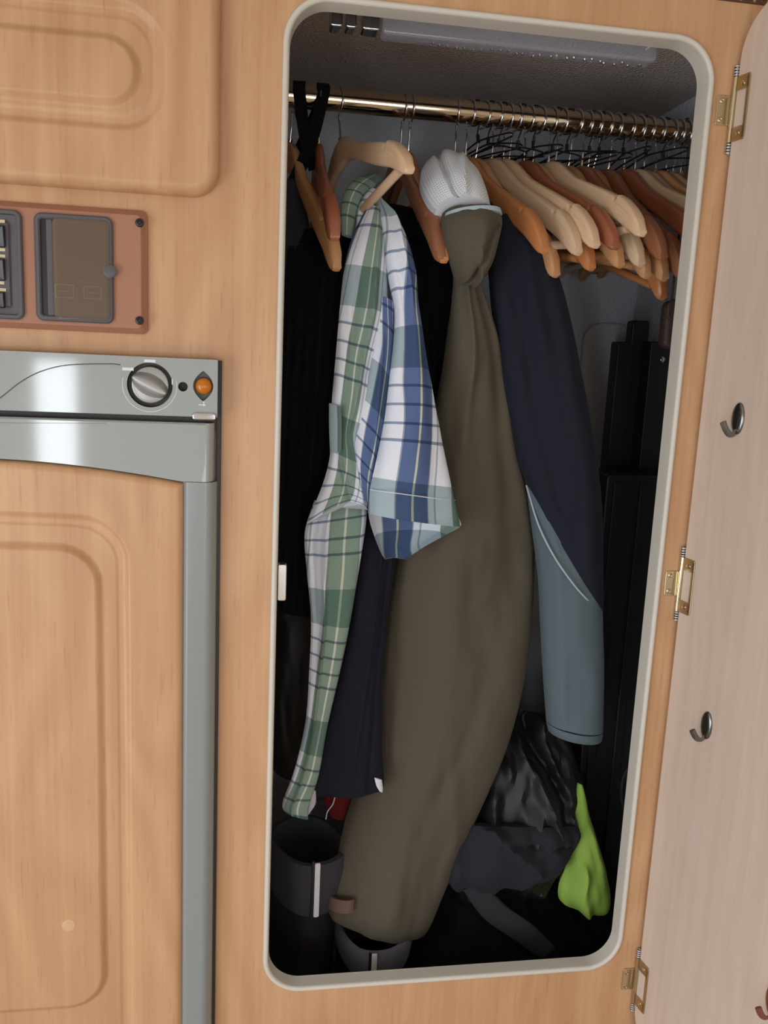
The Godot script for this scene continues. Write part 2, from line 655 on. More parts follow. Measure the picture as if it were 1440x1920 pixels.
func carcass() -> void:
	var b := MB.new()
	ring_wall(b, [ROOM_L, 0.0, ROOM_R, 1.768], [OX0, OY0, OX1, OY1, OR], 0.016)
	structure("wall_front", b, M.beech_laminate, "beech laminate cabinet front with a tall rounded wardrobe opening")
	b = MB.new()
	b.slab(ROOM_L, 1.788, ROOM_R, ROOM_H, -0.016, 0.0, 0.001, 0.0008)
	structure("trim_1", b, M.beech_laminate, "beech laminate fascia above the braid")
	b = MB.new()
	var h := OX0 + (OX1 - OX0) / 2
	var rings := []
	for q in [[0.0, -0.029], [0.012, -0.029], [0.012, -0.0165], [-0.0005, -0.0165], [-0.0008, 0.001], [0.0003, 0.0032], [0.002, 0.0042], [0.004, 0.0040], [0.0058, 0.0028], [0.0066, 0.0005], [0.0072, -0.014], [0.0076, -0.029], [0.0, -0.029]]:
		var s: float = q[0] if q[1] > -0.0166 and q[0] > -0.1 and not (q[0] == 0.012) else (-0.012 if q[0] == 0.012 else q[0])
		var ring := MB.rr(OX0 + s, OY0 + s, OX1 - s, OY1 - s, OR - s, q[1], 12)
		if q[1] < -0.017:
			for i in ring.size():       # the edging is deeper at the top than at the bottom
				var f := clampf((ring[i].y - OY0) / (OY1 - OY0), 0.0, 1.0)
				ring[i].z = lerpf(-0.0166, q[1], f) * (1.0 - 0.2 * smoothstep(0.85, 1.0, f))
		rings.append(ring)
	b.loft(rings)
	structure("trim_2", b, M.trim_plastic, "off-white plastic edging round the wardrobe opening")
	# inside
	b = MB.new()
	b.box(Vector3(SIDE / 2 - 0.01, (ROOF + DECK) / 2, BACK - 0.01), Vector3(SIDE + 0.06, ROOF - DECK + 0.04, 0.02))
	var back := structure("wall_back_inside", b, M.carcass_grey, "grey back wall inside the wardrobe")
	back.name = "wall_rear"
	b = MB.new()
	b.box(Vector3(-0.03, (ROOF + DECK) / 2, (BACK - 0.0465) / 2), Vector3(0.02, ROOF - DECK + 0.04, -BACK - 0.0465))
	structure("wall_inner_left", b, M.lining_felt)
	b = MB.new()
	b.box(Vector3(SIDE + 0.01, (ROOF + DECK) / 2, (BACK - 0.0465) / 2), Vector3(0.02, ROOF - DECK + 0.04, -BACK - 0.0465))
	structure("wall_inner_right", b, M.carcass_grey)
	b = MB.new()
	b.box(Vector3(SIDE / 2 - 0.01, ROOF + 0.01, (BACK - 0.017) / 2), Vector3(SIDE + 0.02, 0.02, -BACK - 0.017))
	structure("ceiling_inner", b, M.lining_felt, "brown-grey felt roof inside the wardrobe")
	b = MB.new()
	b.box(Vector3(SIDE / 2 - 0.01, DECK - 0.01, (BACK - 0.017) / 2), Vector3(SIDE + 0.02, 0.02, -BACK - 0.017))
	structure("floor_inner", b, M.lining_felt)
	# braid along the top of the front
	var t := thing("braid_strip", "brown and gold woven braid strip along the top of the cabinet front", "trim strip", Vector3(0.6, 1.778, 0.0))
	b = MB.new()
	b.box(Vector3((ROOM_L + ROOM_R) / 2, 1.778, -0.004), Vector3(ROOM_R - ROOM_L, 0.0195, 0.012), 0.002)
	part(t, "backing", b, M.braid_brown)
	for k in 64:
		b = MB.new()
		var x := 0.25 + k * 0.0085
		b.tube(PackedVector3Array([Vector3(x, 1.7696, 0.0028), Vector3(x + 0.003, 1.778, 0.0042), Vector3(x + 0.006, 1.786, 0.0028)]), 0.0017, 6)
		part(t, "cord", b, M.braid_gold if k % 2 else M.braid_brown)


# ---------------------------------------------------------------- left side: cupboard door, switch panel, fridge
func routed_door(parent: Node3D, called: String, rects: Array, bend: Callable, m: Material) -> MeshInstance3D:
	var b := MB.new()
	var rings := []
	for r in rects:
		var ring := MB.rr(r[0], r[1], r[2], r[3], r[4], r[5], 12, 24)
		for i in ring.size():
			ring[i] = bend.call(ring[i], r)
		rings.append(ring)
	b.loft(rings)
	b.fan(rings[-1])
	b.fan(rings[0], true)
	return part(parent, called, b, m, 50.0)


func moulding(x0: float, y0: float, x1: float, y1: float, r: float, z: float, d: float, w: float, step := false) -> Array:   # contours of a routed line; step: the field inside stays lower
	var o := []
	for k in 7:
		var f := k / 6.0
		var zz := z - d * (sin(f * PI) if not step else (0.5 - 0.5 * cos(f * PI)))
		o.append([x0 + w * f, y0 + w * f, x1 - w * f, y1 - w * f, maxf(r - w * f, 0.002), zz])
	return o


func cupboard_door() -> void:
	var x1 := W(411, 200, 0.016).x
	var y0 := W(250, 358, 0.016).y
	var x0 := -0.62
	var y1 := y0 + 0.242
	var t := thing("cupboard_door", "upper beech cupboard door with a routed oval panel, above the switch panel", "cupboard door", Vector3((x0 + x1) / 2, (y0 + y1) / 2, 0.0))
	var z := 0.021
	var rects := [[x0, y0, x1, y1, 0.028, 0.0008]]
	for k in 6:
		var a := k / 5.0 * PI / 2
		var s := 0.012 * (1.0 - cos(a))
		rects.append([x0 + s, y0 + s, x1 - s, y1 - s, 0.03 - s, z - 0.012 + 0.012 * sin(a)])
	var ox1 := W(314, 130, z).x
	var oy0 := W(200, 245, z).y
	var oy1 := W(230, -3, z).y
	var ox0 := x0 + (x1 - ox1)
	rects.append_array(moulding(ox0, oy0, ox1, oy1, 0.048, z, 0.005, 0.010, true))
	z -= 0.005
	rects.append_array(moulding(ox0 + 0.014, oy0 + 0.014, ox1 - 0.014, oy1 - 0.014, 0.036, z, -0.0014, 0.006, true))
	z += 0.0014
	var ix1 := W(268, 125, z).x
	var iy0 := W(160, 200, z).y
	var e := ox1 - ix1
	rects.append_array(moulding(ox0 + e, iy0, ix1, W(180, 57, z).y, 0.037, z, -0.0065, 0.011, true))
	routed_door(t, "panel", rects, func(p, _r): return p, M.beech_laminate)


func switch_panel() -> void:
	var c := W(277, 396, 0.0)
	var y1 := W(140, 387, 0.0).y
	var y0 := W(140, 621, 0.0).y
	var x0 := -0.42
	var t := thing("switch_panel", "brown plastic switch panel with two dark modules above the fridge", "control panel", Vector3((x0 + c.x) / 2, (y0 + y1) / 2, 0.0))
	var b := MB.new()
	b.loft([MB.rr(x0, y0, c.x, y1, 0.007, 0.0005), MB.rr(x0, y0, c.x, y1, 0.007, 0.003), MB.rr(x0 + 0.006, y0 + 0.006, c.x - 0.006, y1 - 0.006, 0.004, 0.010), MB.rr(x0 + 0.0072, y0 + 0.0072, c.x - 0.0072, y1 - 0.0072, 0.003, 0.0105)])
	b.fan(MB.rr(x0 + 0.0072, y0 + 0.0072, c.x - 0.0072, y1 - 0.0072, 0.003, 0.0105))
	b.fan(MB.rr(x0, y0, c.x, y1, 0.007, 0.0005), true)
	part(t, "face", b, M.panel_brown, 25.0)
	for p in [[262, 418], [262, 601]]:
		b = MB.new()
		b.xf.origin = W(p[0], p[1], 0.0105)
		b.lathe([[0.0046, 0.0], [0.0046, 0.0015], [0.004, 0.003], [0.0022, 0.0036], [0.0016, 0.0025]], 20)
		part(t, "screw_cap", b, M.module_black)
	# right module with the smoked cover
	var a := W(64, 398, 0.0105)
	var d := W(214, 608, 0.0105)
	var zf := 0.0105
	b = MB.new()
	var fr := func(i: float, z: float, r: float) -> PackedVector3Array: return MB.rr(a.x + i, d.y + i, d.x - i, a.y - i, r, z)
	b.loft([fr.call(0.0, zf, 0.008), fr.call(0.0, zf + 0.003, 0.008), fr.call(0.0015, zf + 0.0045, 0.007), fr.call(0.0045, zf + 0.0045, 0.004), fr.call(0.006, zf + 0.003, 0.003), fr.call(0.006, zf + 0.0002, 0.003)])
	var mod := part(t, "module_frame", b, M.module_grey)
	b = MB.new()
	b.slab(a.x + 0.005, d.y + 0.005, d.x - 0.005, a.y - 0.005, zf, zf + 0.0006, 0.003, 0.0003)
	part(mod, "recess", b, M.module_black)
	b = MB.new()
	var sx := W(91, 500, zf).x
	b.box(Vector3(sx + 0.002, (a.y + d.y) / 2, zf + 0.0016), Vector3(0.0065, a.y - d.y - 0.012, 0.002), 0.0008)
	part(mod, "slide_rail", b, M.module_grey)
	var bx0 := W(101, 500, zf).x
	b = MB.new()
	b.slab(bx0, d.y + 0.006, d.x - 0.007, a.y - 0.006, zf + 0.0008, zf + 0.0014, 0.002, 0.0003)
	part(mod, "schematic_board", b, M.schematic_board)
	for q in [[105, 535, 138, 557], [158, 539, 190, 559]]:
		var k0 := W(q[0], q[3], zf)
		var k1 := W(q[2], q[1], zf)
		for s in [[k0.x, k1.y, k1.x, k1.y], [k0.x, k0.y, k1.x, k0.y], [k0.x, k0.y, k0.x, k1.y], [k1.x, k0.y, k1.x, k1.y], [k0.x + 0.004, (k0.y + k1.y) / 2, k1.x - 0.004, (k0.y + k1.y) / 2]]:
			b = MB.new()
			b.box(Vector3((s[0] + s[2]) / 2, (s[1] + s[3]) / 2, zf + 0.0016), Vector3(absf(s[2] - s[0]) + 0.0008, absf(s[3] - s[1]) + 0.0008, 0.0004), 0.0001)
			part(mod, "printed_line", b, M.print_cream)
	for q in [[122, 490, 122, 532], [172, 500, 172, 536], [130, 527, 172, 527]]:
		var k0 := W(q[0], q[1], zf)
		var k1 := W(q[2], q[3], zf)
		b = MB.new()
		b.box(Vector3((k0.x + k1.x) / 2, (k0.y + k1.y) / 2, zf + 0.0016), Vector3(absf(k1.x - k0.x) + 0.0007, absf(k1.y - k0.y) + 0.0007, 0.0004), 0.0001)
		part(mod, "printed_line", b, M.print_faded)
	b = MB.new()
	b.slab(bx0, d.y + 0.003, d.x - 0.0035, a.y - 0.0045, zf + 0.0046, zf + 0.0062, 0.006, 0.0006)
	var cover := part(t, "smoked_cover", b, M.smoked_plastic)
	b = MB.new()
	b.xf.origin = Vector3(d.x - 0.003, W(210, 510, zf).y, zf + 0.0047)
	b.lathe([[0.0068, 0.0], [0.0068, 0.0018], [0.005, 0.0026]], 20)
	part(cover, "finger_tab", b, M.module_grey)
	# left module with rocker switches
	var g := W(41, 395, zf)
	var g2 := W(41, 600, zf)
	var lx0 := g.x - 0.095
	b = MB.new()
	var fl := func(i: float, z: float, r: float) -> PackedVector3Array: return MB.rr(lx0 + i, g2.y + i, g.x - i, g.y - i, r, z)
	b.loft([fl.call(0.0, zf, 0.008), fl.call(0.0, zf + 0.003, 0.008), fl.call(0.0015, zf + 0.0045, 0.007), fl.call(0.0045, zf + 0.0045, 0.004), fl.call(0.0055, zf + 0.001, 0.003), fl.call(0.012, zf + 0.0006, 0.002), fl.call(0.014, zf + 0.003, 0.002)])
	b.fan(fl.call(0.014, zf + 0.003, 0.002))
	var left := part(t, "module_frame", b, M.module_grey)
	for q in [[424, 465], [486, 527], [548, 578]]:
		var s0 := W(11, q[0], zf)
		var s1 := W(11, q[1], zf)
		b = MB.new()
		var cx := s0.x - 0.014
		var cy := (s0.y + s1.y) / 2
		var hh := absf(s0.y - s1.y)
		b.xf = Transform3D(Basis(Vector3.RIGHT, 0.16), Vector3(cx, cy, zf + 0.0045))
		b.box(Vector3.ZERO, Vector3(0.028, hh, 0.007), 0.0014)
		part(left, "rocker_switch", b, M.switch_black)
	for q in [[416, 7], [469, 8], [481, 9], [531, 4], [544, 13]]:
		var s0 := W(10, q[0], zf)
		b = MB.new()
		b.box(Vector3(s0.x - 0.010 + q[1] * 0.0002, s0.y, zf + 0.0032), Vector3(0.018, 0.0032, 0.0006), 0.0002)
		part(left, "printed_label", b, M.print_cream)


func fridge() -> void:
	var z := 0.022
	var t := thing("fridge", "grey built-in fridge with control fascia and a beech door panel, left of the wardrobe", "fridge", Vector3(-0.3, 0.36, 0.0))
	var fx1 := W(408, 720, z).x
	var fy1 := W(205, 666, z).y
	var fy0 := W(205, 776, z).y
	var x0 := -0.56
	# fascia: a block with the knob and button wells cut out
	var kc := W(281, 722, z)
	var hc := W(343, 725, z)
	var lc := W(381, 724, z)
	var cs := CSGCombiner3D.new()
	cs.name = "fascia"
	t.add_child(cs)
	cs.position = -t.position
	var cb := CSGBox3D.new()
	cb.name = "block"
	cb.size = Vector3(fx1 - x0, fy1 - fy0, z - 0.001)
	cb.position = Vector3((fx1 + x0) / 2, (fy1 + fy0) / 2, z / 2 + 0.0005)
	cb.material = M.fridge_grey
	cs.add_child(cb)
	for q in [[kc, 0.0245, 0.012, M.knob_well], [hc, 0.0052, 0.012, M.fridge_dark]]:
		var cc := CSGCylinder3D.new()
		cc.name = "well"
		cc.operation = CSGShape3D.OPERATION_SUBTRACTION
		cc.radius = q[1]
		cc.height = q[2] * 2
		cc.sides = 48
		cc.rotation.x = PI / 2
		cc.position = q[0]
		cc.material = q[3]
		cs.add_child(cc, true)
	var poly := PackedVector2Array()
	for k in 17:
		var a := lerpf(-1.0, 1.0, k / 16.0)
		poly.append(Vector2(0.0115 * (1.0 - a * a) * 0.9 + 0.0006, 0.0165 * a))
	for k in 17:
		var a := lerpf(1.0, -1.0, k / 16.0)
		poly.append(Vector2(-0.0115 * (1.0 - a * a) * 0.9 - 0.0006, 0.0165 * a))
	var cp := CSGPolygon3D.new()
	cp.name = "lens_well"
	cp.operation = CSGShape3D.OPERATION_SUBTRACTION
	cp.polygon = poly
	cp.depth = 0.012
	cp.position = Vector3(lc.x, lc.y, z + 0.002)
	cp.material = M.groove
	cs.add_child(cp)
	# knob
	var b := MB.new()
	b.xf = Transform3D(Basis(Vector3.BACK, -0.45), Vector3(kc.x, kc.y, z - 0.011))
	b.lathe([[0.0205, 0.0], [0.0205, 0.006], [0.0195, 0.0085], [0.016, 0.0095]], 40)
	var knob := part(t, "knob", b, M.knob_grey)
	b = MB.new()
	b.xf = Transform3D(Basis(Vector3.BACK, -0.45), Vector3(kc.x, kc.y, z - 0.004))
	var rings := []
	for k in 7:
		var f := k / 6.0
		var r := PackedVector3Array()
		for i in 32:
			var a := TAU * i / 32
			var pinch := 1.0 - 0.82 * pow(f, 0.7)
			r.append(Vector3(0.0205 * cos(a) * (1.0 - 0.06 * f * f), 0.0145 * sin(a) * pinch, 0.013 * sin(f * PI / 2)))
		rings.append(r)
	b.loft(rings)
	b.fan(rings[-1])
	part(knob, "grip", b, M.knob_grey, 60.0)
	b = MB.new()
	b.xf.origin = Vector3(lc.x + 0.0005, lc.y, z - 0.0055)
	b.lathe([[0.0092, 0.0], [0.0092, 0.003], [0.008, 0.006], [0.005, 0.0078], [0.002, 0.0084]], 28)
	part(t, "amber_button", b, M.amber, 60.0)
	# printed scale round the knob and marks
	b = MB.new()
	var path := PackedVector3Array()
	for k in 25:
		var a := lerpf(PI * 0.92, PI * 2.06, k / 24.0)
		path.append(Vector3(kc.x + 0.0292 * cos(a), kc.y + 0.0292 * sin(a), z))
	b.tube(path, 0.00045, 6)
	part(t, "printed_scale", b, M.print_white)
	for q in [[281, 677, 0.012, 0.0032], [240, 692, 0.012, 0.0032], [379, 759, 0.008, 0.0012], [382, 757, 0.0012, 0.006], [323, 716, 0.0012, 0.006]]:
		b = MB.new()
		b.box(Vector3(W(q[0], q[1], z).x, W(q[0], q[1], z).y, z), Vector3(q[2], q[3], 0.0005), 0.0001)
		part(t, "printed_mark", b, M.print_white)
	b = MB.new()
	b.tube(arc([W(-60, 790, z), W(0, 746, z), W(40, 715, z), W(80, 695, z), W(130, 684, z), W(205, 682, z), W(226, 684, z)], 8), 0.0011, 8, 0.4)
	part(t, "moulded_line", b, M.groove)
	# dark gap and clip
	var gy := W(205, 789, 0.008).y
	b = MB.new()
	b.slab(x0, gy - 0.01, W(404, 780, 0.008).x, fy0 + 0.003, 0.0005, 0.009, 0.001, 0.0005)
	part(t, "gap_seal", b, M.fridge_dark)
	b = MB.new()
	var q1 := W(381, 779, z)
	b.slab(q1.x - 0.012, q1.y - 0.005, q1.x + 0.014, q1.y + 0.003, 0.009, z + 0.003, 0.003, 0.0015)
	part(t, "hinge_clip", b, M.chrome)
	# door head with an arched lower edge
	var hx1 := W(385, 840, z).x
	var hy1 := W(205, 788, z).y
	var arch := func(x: float) -> float:
		var e := W(340, 903, z).y
		var m := W(0, 860, z).y
		var f := clampf((x - (W(-20, 860, z).x)) / (W(340, 903, z).x - W(-20, 860, z).x), -1.5, 1.0)
		return m - (m - e) * pow(absf(f), 1.7)
	b = MB.new()
	var nx := 40
	for k in nx:
		var xa := lerpf(x0, hx1, float(k) / nx)
		var xb := lerpf(x0, hx1, float(k + 1) / nx)
		var ya: float = arch.call(xa)
		var yb: float = arch.call(xb)
		b.quad(Vector3(xa, ya, z), Vector3(xb, yb, z), Vector3(xb, hy1 - 0.002, z), Vector3(xa, hy1 - 0.002, z))
		b.quad(Vector3(xa, hy1 - 0.002, z), Vector3(xb, hy1 - 0.002, z), Vector3(xb, hy1, z - 0.002), Vector3(xa, hy1, z - 0.002))
		b.quad(Vector3(xa, hy1, z - 0.002), Vector3(xb, hy1, z - 0.002), Vector3(xb, hy1, 0.001), Vector3(xa, hy1, 0.001))
		b.quad(Vector3(xa, ya, 0.004), Vector3(xb, yb, 0.004), Vector3(xb, yb, z), Vector3(xa, ya, z))
	var ex := W(403, 840, 0.004).x
	var ey: float = arch.call(hx1)
	for k in 6:
		var a0 := k / 6.0 * PI / 2
		var a1 := (k + 1) / 6.0 * PI / 2
		var p0 := Vector2(hx1 + (ex - hx1) * sin(a0), z - 0.018 * (1.0 - cos(a0)))
		var p1 := Vector2(hx1 + (ex - hx1) * sin(a1), z - 0.018 * (1.0 - cos(a1)))
		b.quad(Vector3(p0.x, ey, p0.y), Vector3(p1.x, ey, p1.y), Vector3(p1.x, hy1, p1.y), Vector3(p0.x, hy1, p0.y))
	part(t, "door_head", b, M.fridge_grey)
	b = MB.new()
	var l0 := W(0, 786, z)
	b.xf.origin = Vector3.ZERO
	b.quad(Vector3(x0, W(0, 800, z).y - 0.004, z + 0.0006), Vector3(W(200, 792, z).x, W(200, 794, z).y, z + 0.0006), Vector3(W(200, 792, z).x, W(200, 791, z).y, z - 0.002), Vector3(x0, l0.y, z - 0.004))
	part(t, "finger_lip", b, M.fridge_lip)
	# right frame, rounded
	var vx0 := W(346, 1300, z).x
	var vx1 := W(380, 1300, z).x
	var vx2 := W(404, 1300, 0.004).x
	var top := ey - 0.0006
	b = MB.new()
	var prof := [Vector2(vx0 - 0.004, 0.002), Vector2(vx0 - 0.003, z - 0.004), Vector2(vx0 + 0.001, z - 0.0008), Vector2(vx0 + 0.004, z), Vector2(vx1, z)]
	for k in range(1, 9):
		var a := k / 8.0 * PI / 2
		prof.append(Vector2(vx1 + (vx2 - vx1) * sin(a), z - 0.019 * (1.0 - cos(a))))
	for k in prof.size() - 1:
		var p0: Vector2 = prof[k]
		var p1: Vector2 = prof[k + 1]
		b.quad(Vector3(p0.x, 0.1, p0.y), Vector3(p1.x, 0.1, p1.y), Vector3(p1.x, top, p1.y), Vector3(p0.x, top, p0.y))
	part(t, "door_frame", b, M.fridge_frame, 50.0)
	b = MB.new()
	b.slab(vx2 - 0.002, 0.1, vx2 + 0.0035, fy1 - 0.001, 0.0005, 0.006, 0.001, 0.0008)
	part(t, "side_gasket", b, M.fridge_dark)
	# beech insert
	var ix1 := W(344, 1200, z).x
	var iz := z + 0.002
	var rects := []
	var iy1 := W(0, 864, iz).y
	for k in 6:
		var a := k / 5.0 * PI / 2
		var s := 0.010 * (1.0 - cos(a))
		rects.append([x0 + s, 0.12 + s, ix1 - s, iy1 - s, 0.003, iz - 0.010 + 0.010 * sin(a), 1.0])
	rects.push_front([x0, 0.12, ix1, iy1, 0.003, 0.001, 1.0])
	var mx1 := W(246, 1200, iz).x
	var my1 := W(0, 957, iz).y
	for r in moulding(x0 + 0.07, 0.2, mx1, my1, 0.055, iz, 0.005, 0.009, true):
		rects.append(r + [0.45])
	for r in moulding(x0 + 0.084, 0.214, mx1 - 0.013, my1 - 0.013, 0.045, iz - 0.005, -0.0014, 0.005, true):
		rects.append(r + [0.45])
	var nx1 := W(196, 1200, iz).x
	for r in moulding(x0 + 0.1, W(0, 1905, iz).y, nx1, W(0, 1014, iz).y, 0.05, iz - 0.0036, -0.0065, 0.011, true):
		rects.append(r + [0.45])
	var bend := func(p: Vector3, r: Array) -> Vector3:
		var mid: float = iy1 - 0.16
		if p.y > mid:
			var drop: float = W(0, 862, iz).y - arch.call(p.x)
			p.y -= drop * r[6] * clampf((p.y - mid) / 0.08, 0.0, 1.0)
		return p
	routed_door(t, "door_insert", rects, bend, M.beech_laminate)
	# a small round plug on the insert
	b = MB.new()
	b.xf.origin = W(129, 1735, iz + 0.0028)
	b.lathe([[0.008, 0.0], [0.008, 0.0004], [0.006, 0.0009]], 20)
	part(t, "cover_plug", b, mat("plug_beige", c8(206, 168, 132), 0.5))


# ---------------------------------------------------------------- the open wardrobe door on the right
func wardrobe_door() -> void:
	var al := deg_to_rad(10.0)
	var P0 := Vector3(0.5535, 0.0, 0.006)
	var D := Vector3(sin(al), 0, cos(al))
	var N := Vector3(-cos(al), 0, sin(al))
	var y0 := 0.405
	var y1 := CY + 0.41
	var t := thing("wardrobe_door", "open wardrobe door with a pale birch inner face, right of the hanging clothes", "door", P0 + D * 0.27)
	var b := MB.new()
	b.xf = Transform3D(Basis(D, Vector3.UP, N), P0)          # x along the door, y up, z towards the opening
	b.slab(0.0, y0, 0.545, y1, -0.018, 0.0, 0.055, 0.0015)
	part(t, "door_leaf", b, M.pale_birch)
	# coat hooks
	var hooks := [[1385, 785, 30.0, "steel oval coat hook, the upper one on the pale door", M.hook_steel], [1326, 1360, 27.0, "steel oval coat hook, the lower one on the pale door", M.hook_steel], [1452, 1875, 34.0, "coppery oval coat hook at the very edge of the pale door, bottom right", M.copper]]
	for h in hooks:
		var c := on_plane(h[0], h[1], P0, N)
		var hgt: float = (on_plane(h[0], h[1] - h[2], P0, N) - c).length()
		var hk := thing("coat_hook", h[3], "coat hook", c)
		b = MB.new()
		b.xf = Transform3D(Basis(D, Vector3.UP, N), c)
		var rings := []
		for q in [[1.0, 0.0], [1.0, 0.0014], [0.93, 0.0028], [0.7, 0.0036], [0.3, 0.004]]:
			var r := PackedVector3Array()
			for k in 28:
				var a := TAU * k / 28
				r.append(Vector3(hgt * 0.52 * q[0] * cos(a), hgt * q[0] * sin(a), q[1]))
			rings.append(r)
		b.loft(rings)
		b.fan(rings[-1])
		part(hk, "plate", b, h[4], 60.0)
		b = MB.new()
		b.xf = Transform3D(Basis(D, Vector3.UP, N), c)
		b.tube(arc([Vector3(0, -hgt * 0.7, 0.002), Vector3(0, -hgt * 0.97, 0.004), Vector3(0, -hgt * 1.0, 0.010), Vector3(0, -hgt * 0.7, 0.0165), Vector3(0, -hgt * 0.22, 0.022)], 5), 0.0017, 8, 2.2)
		part(hk, "hook", b, h[4], 60.0)
	# hinges
	var hs := [[1372, 207, "brass hinge at the top of the pale wardrobe door"], [1271, 1095, "brass hinge at the middle of the pale wardrobe door"], [1184, 1838, "brass hinge at the bottom of the pale wardrobe door"]]
	for h in hs:
		var y: float = W(h[0], h[1], 0.004).y
		var hg := thing("hinge", h[2], "hinge", Vector3(P0.x, y, 0.004), "hinges of the wardrobe door")
		b = MB.new()
		b.slab(P0.x - 0.0205, y - 0.0165, P0.x - 0.003, y + 0.0165, 0.0002, 0.0018, 0.002, 0.0006)
		var leaf := part(hg, "wall_leaf", b, M.brass)
		for s in [-1, 1]:
			b = MB.new()
			b.xf.origin = Vector3(P0.x - 0.0145, y + s * 0.0105, 0.0018)
			b.lathe([[0.0032, 0.0], [0.003, 0.0008], [0.0018, 0.0012], [0.001, 0.0007]], 14)
			part(leaf, "screw", b, M.old_brass)
		b = MB.new()
		var xf := Transform3D(Basis(D, Vector3.UP, N), Vector3(P0.x, y, P0.z))
		b.xf = xf
		b.slab(0.001, 0.020, 0.0215, 0.036, 0.0002, 0.0016, 0.0015, 0.0005)
		b.slab(0.001, -0.036, 0.0215, -0.020, 0.0002, 0.0016, 0.0015, 0.0005)
		b.slab(0.0175, -0.034, 0.0225, 0.034, 0.0002, 0.0016, 0.001, 0.0005)
		var dl := part(hg, "door_leaf", b, M.old_brass)
		for s in [-1, 1]:
			b = MB.new()
			b.xf = xf
			b.xf.origin = xf * Vector3(0.011, s * 0.027, 0.0016)
			b.lathe([[0.0032, 0.0], [0.003, 0.0008], [0.0018, 0.0012], [0.001, 0.0007]], 14)
			part(dl, "screw", b, M.brass)
		b = MB.new()
		b.tube(PackedVector3Array([Vector3(P0.x - 0.0015, y - 0.036, 0.004), Vector3(P0.x - 0.0015, y + 0.036, 0.004)]), 0.003, 14)
		part(hg, "barrel", b, M.brass)
		for s in [-1, 1]:
			b = MB.new()
			for k in 4:
				var c := PackedVector3Array()
				for i in 14:
					var a := TAU * i / 14
					c.append(Vector3(P0.x - 0.0015 + 0.0026 * cos(a), y + s * (0.038 + k * 0.0032), 0.004 + 0.0026 * sin(a)))
				b.tube(c, 0.0012, 6, 1.0, true)
			part(hg, "spring", b, M.chrome, 60.0)
	# strike plate on the left edge of the opening
	var a := W(515, 1058, -0.004)
	var d := W(536, 1126, -0.004)
	var st := thing("strike_plate", "small satin metal strike plate on the left edge of the opening", "strike plate", Vector3((a.x + d.x) / 2, (a.y + d.y) / 2, 0.0))
	b = MB.new()
	b.slab(OX0 + 0.0074, d.y, d.x, a.y, -0.014, -0.002, 0.0025, 0.001)
	part(st, "plate", b, M.nickel)
	b = MB.new()
	b.slab(OX0 + 0.0074, d.y + 0.004, OX0 + 0.0105, a.y - 0.004, -0.026, -0.014, 0.001, 0.0006)
	part(st, "mounting_flange", b, M.nickel)


# ---------------------------------------------------------------- rod, lamp and hangers
const RODY := 1.6945
const RODZ := -0.26


func rod_x(px: float) -> float:
	return W(px, 185.0 + (px - 560.0) * 0.0871, RODZ).x


var hanger_meshes := {}


func hanger_shapes() -> void:
	# one arm, from the middle (s = 0) to the tip (s = 1) along +z; the other is its mirror
	var top := [[0.0, 0.0], [0.06, -0.001], [0.14, -0.007], [0.24, -0.022], [0.34, -0.036], [0.5, -0.051], [0.66, -0.066], [0.755, -0.076], [0.765, -0.081], [0.79, -0.082], [0.80, -0.078], [0.86, -0.086], [0.92, -0.098], [0.965, -0.110], [0.99, -0.121], [1.0, -0.128]]
	var bot := [[0.0, -0.040], [0.06, -0.040], [0.14, -0.041], [0.24, -0.048], [0.34, -0.060], [0.5, -0.079], [0.66, -0.097], [0.755, -0.107], [0.765, -0.108], [0.79, -0.111], [0.80, -0.112], [0.86, -0.120], [0.92, -0.129], [0.965, -0.135], [0.99, -0.136], [1.0, -0.132]]
	for side in [1.0, -1.0]:
		var rings := []
		for k in range(top.size() * 2 - 1):
			var i := int(k / 2.0)
			var f := (k % 2) * 0.5
			var i2 := mini(i + 1, top.size() - 1)
			var s := lerpf(top[i][0], top[i2][0], f)
			var yt := lerpf(top[i][1], top[i2][1], f)
			var yb := lerpf(bot[i][1], bot[i2][1], f)
			var th := 0.0066 + 0.0022 * smoothstep(0.5, 0.9, s) - 0.003 * smoothstep(0.95, 1.0, s)
			var bow := 0.012 * s * s
			var ring := PackedVector3Array()
			var ry := (yt - yb) / 2
			for q in 16:
				var a := TAU * q / 16
				var cx := signf(cos(a)) * pow(absf(cos(a)), 0.55)
				var sy := signf(sin(a)) * pow(absf(sin(a)), 0.55)
				ring.append(Vector3(bow + th * cx, (yt + yb) / 2 + ry * sy - 0.058, side * 0.215 * s))
			if side < 0:
				ring.reverse()
			rings.append(ring)
		var b := MB.new()
		b.loft(rings, 1.0)
		b.fan(rings[0], true)
		b.fan(rings[-1])
		hanger_meshes["arm%d" % side] = b.mesh(48.0)
	var b2 := MB.new()
	b2.tube(PackedVector3Array([Vector3(0.0095, -0.180, -0.189), Vector3(0.002, -0.180, 0.0), Vector3(0.0095, -0.180, 0.189)]), 0.0058, 10)
	hanger_meshes.bar = b2.mesh(50.0)
	b2 = MB.new()
	var pts := PackedVector3Array([Vector3(0, -0.066, 0), Vector3(0, -0.05, 0), Vector3(0, -0.036, 0.0)])
	for k in 15:
		var a := deg_to_rad(-78.0 - k * 17.5)
		pts.append(Vector3(0, 0.0186 * sin(a) - 0.0011, -0.0186 * cos(a)))
	b2.tube(pts, 0.0015, 8)
	hanger_meshes.hook = b2.mesh(60.0)
	b2 = MB.new()
	b2.tube(PackedVector3Array([Vector3(0, -0.0585, 0), Vector3(0, -0.054, 0)]), 0.0032, 10)
	hanger_meshes.ferrule = b2.mesh(40.0)


